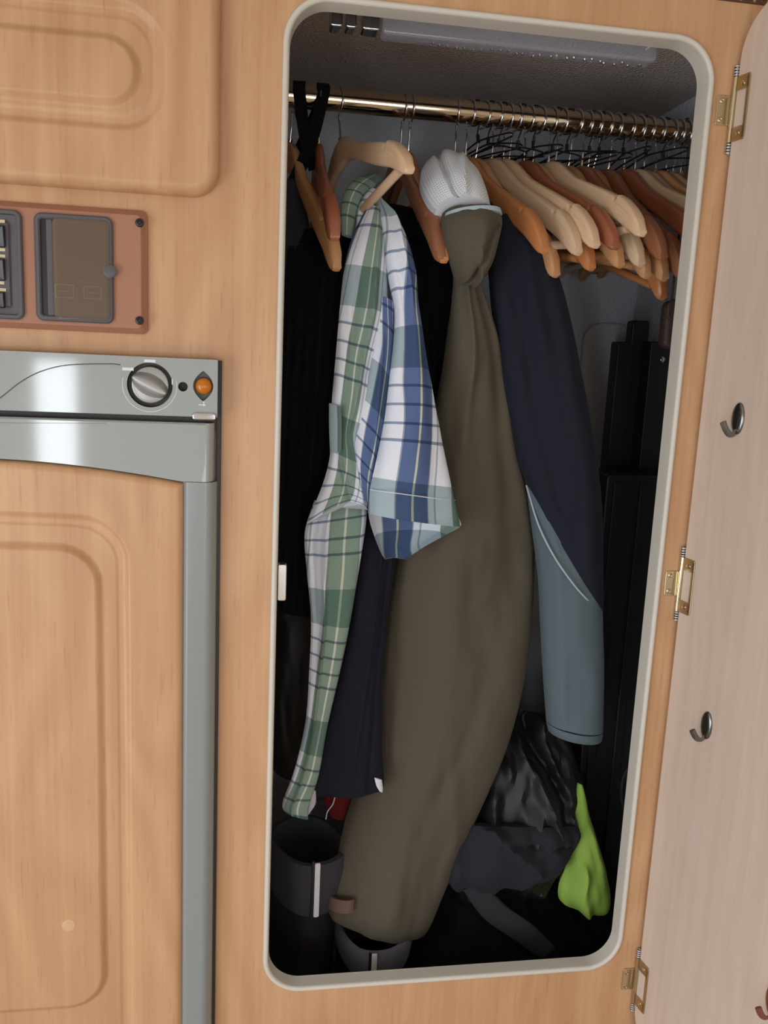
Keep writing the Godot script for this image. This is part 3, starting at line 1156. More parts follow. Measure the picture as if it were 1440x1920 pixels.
func wooden_hanger(px: float, yaw: float, pitch: float, m: Material, label: String, bar := true) -> Node3D:
	var t := thing("wooden_hanger", label, "hanger", Vector3(rod_x(px), RODY, RODZ), "wooden hangers on the rod")
	t.basis = Basis(Vector3.UP, deg_to_rad(yaw)) * Basis(Vector3.RIGHT, deg_to_rad(pitch))
	part(t, "arm", hanger_meshes["arm1"], m)
	part(t, "arm", hanger_meshes["arm-1"], m)
	if bar:
		part(t, "trouser_bar", hanger_meshes.bar, M.wood_tan if m == M.wood_red else m)
	part(t, "hook", hanger_meshes.hook, M.steel_wire)
	part(t, "ferrule", hanger_meshes.ferrule, M.brass)
	return t


func hangers() -> void:
	var b := MB.new()
	b.tube(PackedVector3Array([Vector3(-0.019, RODY, RODZ), Vector3(SIDE - 0.001, RODY, RODZ)]), 0.0154, 32)
	var t := thing("hanging_rod", "polished brass wardrobe rod carrying all the hangers", "rod", Vector3(0.34, RODY, RODZ))
	part(t, "tube", b, M.rod_brass)
	for s in [-1, 1]:
		b = MB.new()
		b.xf = Transform3D(Basis(Vector3.UP, PI / 2), Vector3(-0.0195 if s < 0 else SIDE - 0.008, RODY, RODZ))
		b.lathe([[0.025, 0.0], [0.025, 0.003], [0.018, 0.006], [0.018, 0.0075]], 24)
		part(t, "end_socket", b, M.brass)
	hanger_shapes()
	var ord := ["first", "second", "third", "fourth", "fifth", "sixth", "seventh", "eighth", "ninth", "tenth", "eleventh", "twelfth", "thirteenth", "fourteenth", "fifteenth", "sixteenth", "seventeenth", "eighteenth", "nineteenth", "twentieth", "twenty-first", "twenty-second"]
	wooden_hanger(600, -0.9, 5.1, M.wood_red, "reddish wooden hanger left of the plaid shirt, with the higher lit tip", false)
	wooden_hanger(552, 14.9, 15.0, M.wood_tan, "brown wooden hanger left of the plaid shirt, with the lower lit tip", false)
	wooden_hanger(636, 11.3, -13.6, M.wood_pale, "pale wooden hanger tilted upwards, from which the plaid shirt slips")
	wooden_hanger(757, 5.0, 9.4, M.wood_brown, "dark brown wooden hanger half hidden behind the glossy orange one by the plaid shirt", false)
	wooden_hanger(772, 2.4, 9.8, M.wood_orange, "glossy orange-brown wooden hanger right of the plaid shirt, above the black pleated skirt", false)
	var list := [[858, -5.0, 3.6, "wood_red"], [880, 14.9, 4.4, "wood_orange"], [906, 21.0, 12.0, "wood_tan"], [930, 16.5, 4.1, "wood_cream"], [950, 16.9, 1.6, "wood_pale"], [966, 17.6, 8.9, "wood_orange"], [989, 15.5, 1.7, "wood_red"], [1010, 17.5, 7.3, "wood_tan"], [1033, 11.9, -2.5, "wood_pale"], [1052, 14.5, 6.5, "wood_cream"], [1080, 13.8, 10.6, "wood_tan"], [1100, 9.4, 4.2, "wood_brown"], [1117, 12.4, 11.2, "wood_tan"], [1135, 16.5, 19.0, "wood_orange"], [1155, 9.5, 10.3, "wood_brown"], [1179, 9.0, 3.0, "wood_red"], [1197, 11.0, -1.0, "wood_cream"], [1215, 10.0, 1.0, "wood_cream"], [1235, 9.0, -2.0, "wood_tan"], [1256, 11.0, 0.0, "wood_pale"], [1271, 9.0, 2.0, "wood_red"], [1284, 10.0, 0.0, "wood_tan"]]
	var tones := {"wood_red": "reddish", "wood_orange": "orange", "wood_tan": "tan", "wood_cream": "cream", "wood_pale": "pale", "wood_brown": "brown"}
	for k in list.size():
		var l: Array = list[k]
		wooden_hanger(l[0], l[1], l[2], M[l[3]], "%s wooden hanger, %s from the left in the packed row right of the plaid shirt" % [tones[l[3]], ord[k]], k > 1)
	# small black wire hangers between them
	var spots := [892, 917, 941, 977, 1001, 1043, 1066, 1108, 1126, 1168, 1206, 1245]
	var w0: Node3D
	for k in spots.size():
		var label := "small black wire hanger, %s from the left of those hooked between the wooden hangers" % ord[k]
		var w: Node3D
		if w0 == null:
			w = thing("wire_hanger", label, "hanger", Vector3.ZERO, "black wire hangers on the rod")
			w0 = w
			b = MB.new()
			var pts := PackedVector3Array([Vector3(0, -0.034, 0), Vector3(0, -0.027, 0)])
			for i in 14:
				var a := deg_to_rad(-70.0 - i * 18.0)
				pts.append(Vector3(0, 0.0172 * sin(a), 0.0172 * cos(a)))
			b.tube(pts, 0.0011, 6)
			part(w, "hook", b, M.black_wire, 60.0)
			b = MB.new()
			b.tube(PackedVector3Array([Vector3(0, -0.031, 0), Vector3(0, -0.042, 0)]), 0.0026, 8)
			part(w, "twisted_neck", b, M.black_wire)
			b = MB.new()
			b.tube(arc([Vector3(0, -0.040, 0), Vector3(0, -0.043, 0.02), Vector3(0, -0.051, 0.058), Vector3(0, -0.057, 0.064), Vector3(0, -0.057, 0.05), Vector3(0, -0.055, 0), Vector3(0, -0.057, -0.05), Vector3(0, -0.057, -0.064), Vector3(0, -0.051, -0.058), Vector3(0, -0.043, -0.02), Vector3(0, -0.040, 0)], 5), 0.0013, 6)
			part(w, "shoulder_wire", b, M.black_wire, 60.0)
		else:
			w = w0.duplicate()
			w.name = numbered("wire_hanger")
			add_child(w, true)
			w.set_meta("label", label)
		w.position = Vector3(rod_x(spots[k]), RODY, RODZ)
		w.basis = Basis(Vector3.UP, deg_to_rad(rng.randf_range(8, 34))) * Basis(Vector3.RIGHT, deg_to_rad(rng.randf_range(-14, 6)))
	# strip lamp under the front edge of the roof
	var x0 := W(620, 30, -0.05).x
	var x1 := W(1240, 98, -0.05).x
	t = thing("strip_lamp", "clear plastic strip lamp, switched off, inside the top of the opening", "lamp", Vector3((x0 + x1) / 2, 1.73, -0.064))
	b = MB.new()
	b.slab(x0 + 0.03, 1.741, x1, 1.7835, -0.076, -0.056, 0.003, 0.001)
	part(t, "base", b, M.lamp_white)
	b = MB.new()
	b.slab(x0 + 0.06, 1.713, x1 - 0.004, 1.7405, -0.078, -0.050, 0.006, 0.004)
	var cov := part(t, "clear_cover", b, M.clear_plastic)
	for k in 26:
		b = MB.new()
		b.xf = Transform3D(Basis(Vector3.RIGHT, PI / 2), Vector3(lerpf(x0 + 0.12, x1 - 0.02, k / 25.0) + rng.randf_range(-0.003, 0.003), 1.7135, -0.066 + rng.randf_range(-0.006, 0.004)))
		b.lathe([[0.002, 0.0], [0.002, 0.0012], [0.0012, 0.002]], 8)
		part(cov, "led", b, M.chrome)
	for q in [[0.0, 0.014], [0.018, 0.012], [0.037, 0.02]]:
		b = MB.new()
		b.slab(x0 + q[0], 1.716, x0 + q[0] + q[1], 1.7405, -0.076, -0.052, 0.003, 0.002)
		part(t, "metal_end", b, M.chrome)
	# black straps looped over the rod at the left
	for s in [[560, 590, 318, "left black fabric strap looped over the left end of the rod"], [604, 548, 345, "right black fabric strap looped over the left end of the rod"]]:
		var xr := rod_x(s[0])
		t = thing("fabric_strap", s[3], "strap", Vector3(xr, RODY, RODZ), "black straps at the left end of the rod")
		b = MB.new()
		var e := W(s[1], s[2], RODZ + 0.03)
		var e2 := W(s[1] - 6, s[2] - 20, RODZ - 0.03)
		var pts := [e, e.lerp(Vector3(xr, RODY - 0.03, RODZ + 0.02), 0.6), Vector3(xr, RODY, RODZ + 0.0185), Vector3(xr, RODY + 0.0135, RODZ + 0.0135), Vector3(xr, RODY + 0.0185, RODZ), Vector3(xr, RODY + 0.0135, RODZ - 0.0135), Vector3(xr, RODY, RODZ - 0.0185), e2]
		var path := arc(pts, 6)
		var rings := []
		for i in path.size():
			var d := (path[mini(i + 1, path.size() - 1)] - path[maxi(i - 1, 0)]).normalized()
			var sd := (Vector3.RIGHT - d * d.x).normalized()
			var n := d.cross(sd)
			var ring := PackedVector3Array()
			var hw := 0.0082
			for q in [[-1, -1], [1, -1], [1, 1], [-1, 1]]:
				ring.append(path[i] + sd * hw * q[0] + n * 0.001 * q[1])
			rings.append(ring)
		b.loft(rings)
		b.fan(rings[0], true)
		b.fan(rings[-1])
		part(t, "webbing", b, M.strap_cloth)


# ---------------------------------------------------------------- clothes
func shirt() -> void:
	var t := thing("plaid_shirt", "short-sleeved plaid shirt in white, blue and green, slipping off its pale hanger", "shirt", W(660, 700, -0.1))
	var upper := [[686, 392, -.15, 716, 398, -.15, .010, .010], [662, 440, -.13, 722, 455, -.13, .014, .014], [646, 500, -.115, 726, 520, -.115, .016, .016], [637, 580, -.105, 726, 600, -.11, .016, .018], [630, 660, -.10, 712, 690, -.105, .016, .018], [623, 740, -.095, 696, 770, -.10, .016, .018], [619, 800, -.095, 682, 825, -.10, .014, .016], [619, 850, -.095, 690, 880, -.10, .013, .015], [606, 905, -.095, 694, 930, -.10, .012, .014, -0.008], [574, 984, -.095, 690, 956, -.10, .010, .010, -0.022]]
	var uvu := []
	for r in upper:
		var s := clampf((r[1] - 400.0) / 260.0, 0, 1)
		uvu.append([lerpf(0.32, 0.5, s), lerpf(0.96, 1.16, s), (r[1] - 498.0) / 273.0])
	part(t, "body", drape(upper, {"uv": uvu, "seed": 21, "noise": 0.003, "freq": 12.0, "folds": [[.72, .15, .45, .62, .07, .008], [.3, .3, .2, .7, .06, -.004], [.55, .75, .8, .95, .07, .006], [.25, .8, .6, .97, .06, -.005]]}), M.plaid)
	var lower := [[590, 938, -.118, 688, 935, -.118, .010, .010], [574, 985, -.112, 688, 968, -.112, .012, .010], [571, 1020, -.11, 682, 1012, -.11, .013, .010], [576, 1080, -.108, 671, 1080, -.108, .013, .010], [583, 1160, -.106, 656, 1170, -.106, .012, .010], [580, 1250, -.104, 637, 1262, -.104, .011, .010], [573, 1350, -.10, 614, 1362, -.10, .010, .009], [553, 1440, -.095, 598, 1452, -.095, .010, .009], [530, 1503, -.09, 580, 1508, -.09, .009, .008], [533, 1520, -.09, 578, 1536, -.09, .006, .006]]
	var ul := [0.45, 0.42, 0.42, 0.47, 0.52, 0.55, 0.57, 0.58, 0.6, 0.6]
	var ur := [0.95, 0.95, 0.94, 0.9, 0.88, 0.86, 0.86, 0.86, 0.88, 0.88]
	var uvl := []
	for k in lower.size():
		uvl.append([ul[k], ur[k], (lower[k][1] - 1100.0) / 240.0 + 1.0])
	part(t, "front_edge", drape(lower, {"uv": uvl, "seed": 33, "noise": 0.002, "freq": 14.0, "folds": [[.36, .0, .3, .5, .05, .007], [.3, .5, .35, .95, .06, .006], [.15, .1, .12, .4, .05, -.004]]}), M.plaid)
	part(t, "hem_lining", drape([[572, 1478, -.105, 592, 1482, -.105, .003, .003], [574, 1500, -.105, 592, 1506, -.105, .003, .003], [572, 1530, -.105, 582, 1522, -.105, .003, .003]], {"noise": 0.001}), M.grey_lining)
	# under-sleeve
	var under := [[712, 556, -.11, 738, 566, -.105, .012, .012], [700, 640, -.10, 735, 680, -.10, .015, .015], [684, 720, -.095, 728, 770, -.095, .016, .016], [667, 790, -.09, 716, 850, -.092, .016, .016], [663, 860, -.09, 706, 905, -.09, .014, .014], [676, 930, -.092, 696, 944, -.092, .008, .008]]
	var uvn := []
	for r in under:
		uvn.append([0.02, 0.42, (r[1] + 20.0 - 690.0) / 278.0])
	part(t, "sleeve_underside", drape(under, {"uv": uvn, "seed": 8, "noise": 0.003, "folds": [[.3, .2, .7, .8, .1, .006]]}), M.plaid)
	# near sleeve, open at the cuff
	var sl := [[700, 372, -.165, 716, 385, -.16, .010, .010], [708, 410, -.14, 752, 430, -.14, .014, .014], [716, 460, -.12, 770, 475, -.12, .02, .018], [728, 520, -.105, 780, 525, -.11, .022, .02], [740, 580, -.098, 783, 580, -.104, .022, .02], [738, 640, -.09, 792, 640, -.098, .024, .024], [730, 710, -.082, 806, 715, -.092, .026, .026], [720, 790, -.075, 822, 797, -.086, .03, .03], [706, 860, -.07, 838, 875, -.08, .032, .032], [694, 915, -.068, 852, 936, -.076, .034, .034], [690, 962, -.066, 863, 986, -.074, .036, .036]]
	var uvs := []
	var sl_l := [-0.1, -0.1, -0.07, 0.0, 0.05, 0.05, 0.04, 0.0, -0.02, -0.04, -0.05]
	var sl_r := [0.1, 0.14, 0.19, 0.3, 0.36, 0.38, 0.41, 0.50, 0.60, 0.68, 0.72]
	for k in sl.size():
		uvs.append([sl_l[k], sl_r[k], (sl[k][1] - 616.0) / 278.0])
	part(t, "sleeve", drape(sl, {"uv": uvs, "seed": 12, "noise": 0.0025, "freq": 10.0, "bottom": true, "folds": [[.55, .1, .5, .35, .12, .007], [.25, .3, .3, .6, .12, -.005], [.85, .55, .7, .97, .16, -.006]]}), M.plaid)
	part(t, "cuff_inside", drape([[692, 950, -.078, 860, 970, -.086, -.024, .027], [692, 972, -.078, 863, 987, -.086, -.026, .029], [702, 1006, -.080, 838, 1002, -.088, -.022, .025], [714, 1036, -.082, 796, 1025, -.09, -.016, .019], [722, 1049, -.084, 760, 1049, -.09, -.006, .009]], {"uv": [[0.0, 0.75, -0.18], [0.0, 0.75, -0.1], [0.03, 0.66, 0.0], [0.08, 0.5, .15], [0.12, 0.34, .2]], "noise": 0.001}), M.plaid)
	var b := MB.new()
	b.tube(arc([W(694, 918, -.06), W(730, 923, -.035), W(775, 929, -.032), W(820, 935, -.04), W(853, 938, -.068)], 6), 0.0006, 6)
	part(t, "stitching", b, M.stitch_white)
	# collar
	part(t, "collar", drape([[640, 440, -.15, 662, 446, -.145, .004, .004], [638, 395, -.16, 668, 402, -.155, .006, .006], [648, 356, -.175, 682, 368, -.17, .006, .006], [668, 336, -.19, 702, 350, -.185, .005, .005], [690, 328, -.20, 716, 336, -.195, .004, .004]], {"uv": [[.62, .9, .9], [.62, .9, .7], [.62, .9, .5], [.62, .9, .3], [.62, .9, .1]], "noise": .001}), M.plaid)
	part(t, "collar_stand", drape([[666, 436, -.15, 680, 438, -.15, .004, .004], [670, 396, -.155, 684, 400, -.155, .004, .004], [680, 370, -.165, 698, 376, -.165, .004, .004], [694, 354, -.18, 712, 362, -.175, .003, .003]], {"uv": [[.93, 1.1, .9], [.93, 1.1, .7], [.93, 1.1, .6], [.93, 1.1, .4]], "noise": .001}), M.plaid)
	# breast pocket at the left edge
	part(t, "pocket", drape([[617, 756, -.088, 640, 762, -.076, .003, .004], [617, 800, -.088, 641, 808, -.076, .003, .004], [619, 850, -.088, 640, 846, -.076, .003, .004]], {"uv": [[.5, .66, .05], [.5, .66, .2], [.5, .66, .26]], "noise": .0005}), M.plaid)


func coat() -> void:
	var t := thing("long_coat", "olive-brown long coat with a white mesh lining in its hood, hanging in the middle", "coat", W(860, 1000, -0.12))
	var body := [[846, 470, -.12, 905, 480, -.12, .02, .03], [850, 515, -.125, 900, 525, -.125, .026, .03], [846, 570, -.13, 914, 570, -.13, .03, .03], [838, 640, -.13, 932, 640, -.14, .034, .034], [824, 720, -.14, 948, 720, -.15, .036, .036], [800, 830, -.15, 966, 830, -.155, .04, .04], [768, 950, -.16, 990, 930, -.16, .044, .04], [738, 1060, -.17, 1002, 1020, -.165, .046, .04], [718, 1180, -.175, 1000, 1120, -.165, .046, .04], [706, 1300, -.175, 990, 1240, -.165, .046, .04], [690, 1420, -.17, 958, 1380, -.16, .046, .04], [652, 1520, -.16, 905, 1510, -.15, .046, .04], [630, 1620, -.14, 858, 1610, -.14, .044, .04], [617, 1702, -.125, 812, 1722, -.13, .036, .036], [620, 1716, -.125, 798, 1745, -.13, .03, .03]]
	part(t, "body", drape(body, {"seed": 40, "noise": 0.005, "freq": 6.0, "nu": 40, "folds": [[.35, .05, .3, .35, .08, .008], [.75, .1, .8, .5, .1, -.008], [.3, .45, .5, .9, .12, .006], [.8, .55, .55, .75, .08, -.004], [.55, .72, .85, .82, .05, .003]]}), M.coat_cloth)
	var collar := [[826, 410, -.10, 940, 399, -.085, .02, .03], [830, 440, -.085, 941, 425, -.075, .032, .03], [838, 475, -.085, 930, 465, -.08, .034, .03], [846, 505, -.10, 912, 498, -.095, .03, .03], [850, 518, -.11, 892, 522, -.11, .016, .02]]
	part(t, "collar", drape(collar, {"seed": 41, "noise": 0.004, "freq": 12.0, "folds": [[.95, .2, .25, .95, .07, -.012], [.6, .5, .75, .95, .06, .008]]}), M.coat_cloth)
	var hood := [[814, 322, -.23, 858, 318, -.21, .016, .02], [796, 332, -.21, 884, 330, -.18, .03, .03], [786, 350, -.17, 905, 350, -.135, .044, .03], [796, 380, -.13, 918, 378, -.105, .04, .03], [815, 404, -.11, 921, 398, -.095, .03, .03]]
	part(t, "hood_lining", drape(hood, {"seed": 42, "noise": 0.004, "freq": 9.0, "folds": [[.3, .25, .42, .95, .05, -.010], [.8, .3, .55, .97, .05, .006]]}), M.mesh_lining)
	part(t, "taped_edge", drape([[832, 404, -.09, 940, 394, -.08, .024, .02], [830, 410, -.09, 942, 403, -.078, .024, .02]], {"noise": 0.0005}), M.pale_blue_tape)
	part(t, "hem_band", drape([[617, 1674, -.124, 664, 1686, -.097, .012, -.009], [616, 1698, -.122, 662, 1710, -.095, .012, -.009]], {"noise": 0.0005}), mat("hem_brown", c8(104, 82, 68), 0.9))


func jumper() -> void:
	var t := thing("fleece_jumper", "navy fleece jumper with a slate grey lower sleeve and pale piping, right of the coat", "jumper", W(1060, 900, -0.13))
	var navy := [[925, 418, -.16, 960, 424, -.16, .02, .02], [915, 450, -.15, 1012, 466, -.145, .03, .03], [915, 500, -.145, 1045, 514, -.135, .034, .034], [920, 570, -.14, 1066, 585, -.13, .036, .036], [932, 660, -.135, 1086, 680, -.13, .038, .036], [944, 750, -.135, 1104, 780, -.128, .04, .036], [958, 820, -.135, 1118, 870, -.128, .04, .036], [972, 868, -.132, 1127, 960, -.125, .04, .036, .006], [980, 890, -.132, 1130, 1060, -.122, .04, .036, .012], [986, 906, -.132, 1129, 1146, -.12, .038, .034, .015]]
	part(t, "sleeve", drape(navy, {"seed": 50, "noise": 0.004, "freq": 7.0, "folds": [[.6, .0, .45, .4, .12, .008], [.3, .3, .35, .8, .1, -.008], [.8, .3, .7, .9, .12, .006]]}), M.navy_fleece)
	var slate := [[986, 907, -.132, 1129, 1147, -.12, .038, .034, .015], [996, 985, -.13, 1130, 1180, -.119, .037, .034, .008], [1008, 1080, -.128, 1131, 1225, -.118, .036, .034, .002], [1013, 1180, -.125, 1131, 1275, -.117, .035, .034], [1018, 1270, -.122, 1130, 1325, -.116, .034, .034], [1024, 1352, -.12, 1129, 1366, -.115, .034, .034]]
	part(t, "lower_sleeve", drape(slate, {"seed": 51, "noise": 0.002, "freq": 8.0, "folds": [[.25, .1, .2, .9, .1, .004]]}), M.slate_fleece)
	part(t, "cuff", drape([[1024, 1353, -.12, 1129, 1367, -.115, .0345, .0345], [1026, 1362, -.12, 1128.5, 1376, -.115, .035, .035], [1028, 1370, -.12, 1127, 1384, -.115, .032, .032]], {"noise": 0.0005}), M.slate_fleece)
	var b := MB.new()
	b.tube(arc([W(987, 910, -.13), W(1010, 985, -.105), W(1040, 1045, -.088), W(1075, 1095, -.083), W(1105, 1128, -.092), W(1129, 1147, -.117)], 8), 0.0013, 8)
	part(t, "piping", b, M.pale_blue_tape)


func other_clothes() -> void:
	var t := thing("navy_jeans", "dark navy trousers hanging behind the plaid shirt, with a small white tag at the hem", "trousers", W(650, 1250, -0.14))
	part(t, "leg", drape([[668, 940, -.15, 762, 950, -.15, .02, .02], [668, 1040, -.14, 742, 1050, -.14, .022, .02], [660, 1140, -.13, 726, 1150, -.135, .022, .02], [640, 1250, -.125, 718, 1260, -.13, .022, .02], [604, 1380, -.12, 716, 1390, -.125, .02, .02], [574, 1470, -.115, 720, 1458, -.115, .018, .018], [572, 1488, -.115, 718, 1482, -.115, .015, .015]], {"seed": 60, "noise": 0.004, "freq": 8.0, "folds": [[.55, .1, .5, .9, .06, .006], [.75, .2, .8, .9, .05, -.005]]}), M.denim)
	part(t, "white_tag", drape([[702, 1458, -.094, 716, 1462, -.097, .002, .002], [706, 1474, -.094, 718, 1478, -.098, .002, .002], [712, 1484, -.096, 717, 1486, -.098, .001, .001]], {"noise": 0.0004}), M.tab_white)
	t = thing("pleated_skirt", "black pleated skirt hanging between the plaid shirt and the olive coat", "skirt", W(815, 650, -0.2))
	part(t, "skirt", drape([[720, 400, -.24, 830, 430, -.2, .02, .02], [752, 460, -.22, 862, 500, -.19, .02, .02], [770, 560, -.21, 862, 570, -.2, .022, .02], [780, 700, -.2, 850, 700, -.2, .022, .02], [784, 900, -.2, 860, 900, -.2, .022, .02], [780, 1050, -.2, 870, 1050, -.2, .022, .02]], {"seed": 61, "noise": 0.002, "pleats": 7.0, "pleat": 0.008}), M.black_cloth)
	part(t, "waistband", drape([[716, 384, -.25, 822, 410, -.205, .016, .016], [722, 402, -.24, 832, 432, -.2, .022, .02]], {"noise": 0.001}), M.black_cloth)
	t = thing("black_trousers", "black pleated trousers hanging left of the plaid shirt, under the two reddish hangers", "trousers", W(580, 800, -0.2))
	part(t, "leg", drape([[536, 470, -.22, 668, 470, -.2, .02, .02], [530, 600, -.2, 655, 600, -.19, .024, .02], [520, 800, -.19, 640, 800, -.18, .026, .02], [512, 1000, -.18, 612, 1000, -.18, .026, .02], [510, 1140, -.18, 600, 1150, -.18, .022, .02]], {"seed": 62, "noise": 0.003, "pleats": 6.0, "pleat": 0.007}), M.black_cloth)
	part(t, "waistband", drape([[548, 440, -.23, 664, 445, -.21, .018, .018], [538, 468, -.22, 668, 470, -.2, .021, .02]], {"noise": 0.001}), M.black_cloth)
	t = thing("charcoal_shirt", "charcoal shirt at the far left of the rod, only its shoulder showing", "shirt", W(545, 420, -0.22))
	part(t, "shoulder", drape([[530, 340, -.24, 556, 346, -.24, .014, .014], [520, 400, -.23, 580, 420, -.23, .016, .016], [516, 470, -.22, 574, 500, -.22, .02, .02], [514, 600, -.23, 560, 620, -.23, .016, .016]], {"seed": 63, "noise": 0.003}), M.charcoal_cloth)
	t = thing("dark_jacket", "black jacket low at the left of the wardrobe, behind the shirt hem", "jacket", W(550, 1300, -0.24))
	part(t, "body", drape([[512, 1120, -.27, 640, 1130, -.27, .03, .03], [508, 1250, -.25, 620, 1260, -.26, .034, .03], [504, 1400, -.24, 600, 1400, -.25, .034, .03], [510, 1440, -.24, 580, 1450, -.25, .026, .026]], {"seed": 64, "noise": 0.008, "freq": 9.0}), M.black_nylon)
	t = thing("red_cloth", "small dark red cloth showing left of the olive coat, under the jeans hem", "cloth", W(630, 1510, -0.17))
	part(t, "cloth", drape([[604, 1470, -.17, 660, 1470, -.17, .01, .01], [608, 1500, -.17, 656, 1505, -.17, .012, .01], [620, 1530, -.17, 648, 1535, -.17, .008, .008]], {"seed": 65, "noise": 0.003}), M.red_cloth)
	var b := MB.new()
	b.tube(arc([W(628, 1494, -.155), W(624, 1508, -.155), W(614, 1522, -.155), W(611, 1536, -.158)], 5), 0.0008, 6)
	part(t, "white_cord", b, M.tab_white)
	# heap on the floor
	t = thing("quilted_jacket", "crumpled black quilted jacket heaped right of the olive coat hem", "jacket", W(960, 1520, -0.2))
	part(t, "body", drape([[930, 1325, -.26, 1050, 1350, -.26, .03, .03], [890, 1400, -.23, 1078, 1430, -.23, .05, .04], [868, 1470, -.21, 1092, 1500, -.2, .06, .05], [846, 1560, -.2, 1090, 1560, -.18, .066, .05], [832, 1630, -.2, 1062, 1610, -.19, .06, .05], [850, 1690, -.2, 1010, 1650, -.2, .04, .04]], {"seed": 70, "noise": 0.012, "freq": 11.0, "nu": 44, "per": 12, "folds": [[.2, .1, .75, .55, .05, .016], [.35, .05, .9, .5, .05, -.014], [.5, .05, .95, .6, .04, .012], [.2, .55, .7, .8, .06, .02], [.45, .62, .95, .6, .05, -.016], [.1, .7, .5, .95, .06, -.014]]}), M.black_nylon)
	part(t, "sleeve", drape([[880, 1545, -.14, 1080, 1548, -.14, .02, .02], [842, 1585, -.135, 1088, 1574, -.13, .03, .03], [834, 1640, -.13, 1046, 1628, -.13, .028, .03], [850, 1668, -.14, 960, 1655, -.14, .012, .012]], {"seed": 71, "noise": 0.006, "freq": 14.0, "folds": [[.2, .1, .75, .6, .07, .012], [.45, .3, .95, .4, .06, -.01]]}), M.heap_grey)
	t = thing("lime_bag", "lime green cloth bag beside the crumpled black jacket, bottom right of the opening", "bag", W(1095, 1600, -0.12))
	part(t, "bag", drape([[1083, 1468, -.17, 1090, 1470, -.17, .004, .004], [1076, 1520, -.16, 1105, 1530, -.16, .014, .014], [1072, 1570, -.15, 1120, 1580, -.15, .022, .022], [1062, 1620, -.14, 1132, 1630, -.145, .026, .026], [1047, 1662, -.135, 1141, 1668, -.14, .028, .026], [1050, 1688, -.135, 1138, 1693, -.14, .022, .02], [1072, 1700, -.138, 1122, 1703, -.14, .010, .008]], {"seed": 72, "noise": 0.004, "freq": 14.0, "folds": [[.25, .5, .45, .95, .12, .012], [.05, .55, .2, .9, .1, -.008], [.75, .3, .8, .9, .15, .006]]}), M.lime_cloth)
	t = thing("dark_blanket", "dark folded blanket on the wardrobe floor under the black jacket", "blanket", W(980, 1740, -0.15))
	part(t, "blanket", drape([[800, 1640, -.24, 1140, 1640, -.24, .03, .03], [760, 1700, -.2, 1160, 1700, -.2, .05, .04], [740, 1780, -.16, 1165, 1770, -.16, .05, .05], [760, 1850, -.14, 1140, 1840, -.14, .03, .04]], {"seed": 73, "noise": 0.01, "freq": 9.0, "nu": 44, "folds": [[.3, .1, .7, .9, .06, .014], [.6, .1, .9, .7, .05, -.012], [.1, .3, .4, .9, .05, -.01]]}), M.black_cloth)
	t = thing("webbing_strap", "dark grey webbing strap lying across the folded blanket", "strap", W(950, 1740, -0.1))
	part(t, "webbing", drape([[868, 1668, -.125, 905, 1650, -.125, .006, .004], [905, 1720, -.115, 945, 1695, -.112, .006, .004], [960, 1760, -.105, 1000, 1735, -.105, .006, .004], [1010, 1795, -.1, 1040, 1775, -.1, .006, .004]], {"noise": 0.001}), M.charcoal_cloth)


func boot(at: Vector3, yaw: float, hgt: float, label: String, tab_h: float, cm: Material) -> void:
	var t := thing("boot", label, "boot", at, "pair of boots on the wardrobe floor")
	var xf := Transform3D(Basis(Vector3.UP, yaw), at)
	var b := MB.new()
	b.xf = xf
	var foot := func(y: float, z0: float, z1: float, w: float) -> PackedVector3Array:     # heel at z1, toe at z0
		var r := PackedVector3Array()
		for k in 32:
			var a := TAU * k / 32
			var c := cos(a)
			var z := lerpf(z0, z1, 0.5 + 0.5 * sin(a))
			var wz: float = w * (1.0 + 0.12 * sin(a * 2.0 + 0.4))
			r.append(Vector3(wz * signf(c) * pow(absf(c), 0.8), y, z))
		r.reverse()
		return r
	var rings := [foot.call(0.0, -0.19, 0.098, 0.046), foot.call(0.012, -0.195, 0.102, 0.049), foot.call(0.03, -0.19, 0.101, 0.047), foot.call(0.055, -0.165, 0.099, 0.045), foot.call(hgt * 0.55, -0.10, 0.098, 0.044), foot.call(hgt * 0.78, -0.04, 0.100, 0.046), foot.call(hgt * 0.9, -0.03, 0.103, 0.049)]
	b.loft(rings)
	b.fan(rings[0], true)
	part(t, "upper", b, M.shoe_black, 60.0)
	b = MB.new()
	b.xf = xf
	var c := [foot.call(hgt * 0.72, -0.035, 0.1025, 0.0485), foot.call(hgt * 0.8, -0.036, 0.107, 0.053), foot.call(hgt * 0.93, -0.036, 0.110, 0.056), foot.call(hgt, -0.032, 0.107, 0.054), foot.call(hgt * 1.0, -0.026, 0.099, 0.047), foot.call(hgt * 0.92, -0.022, 0.092, 0.041), foot.call(hgt * 0.6, -0.022, 0.088, 0.038)]
	b.loft(c)
	part(t, "padded_collar", b, cm, 60.0)
	b = MB.new()
	b.xf = xf
	b.slab(-0.004, hgt * 1.02 - tab_h, 0.004, hgt * 1.02, 0.1085, 0.112, 0.002, 0.001)
	part(t, "pull_tab", b, M.tab_white)
	b = MB.new()
	b.xf = xf
	b.slab(-0.008, hgt * 1.02 - tab_h - 0.004, -0.0044, hgt * 1.03, 0.1075, 0.1105, 0.001, 0.0008)
	part(t, "tab_edging", b, M.shoe_black)


func boots() -> void:
	var a := W(576, 1702, -0.10)
	boot(Vector3(a.x, DECK + 0.002, -0.212), 0.12, a.y - DECK + 0.06, "taller dark boot in the lower left corner, grey collar and long white heel tab", 0.085, M.shoe_charcoal)
	a = W(716, 1788, -0.078)
	boot(Vector3(a.x, DECK + 0.002, -0.185), -0.1, a.y - DECK - 0.003, "lower dark boot under the coat hem, open grey collar and short white heel tab", 0.03, M.shoe_grey)


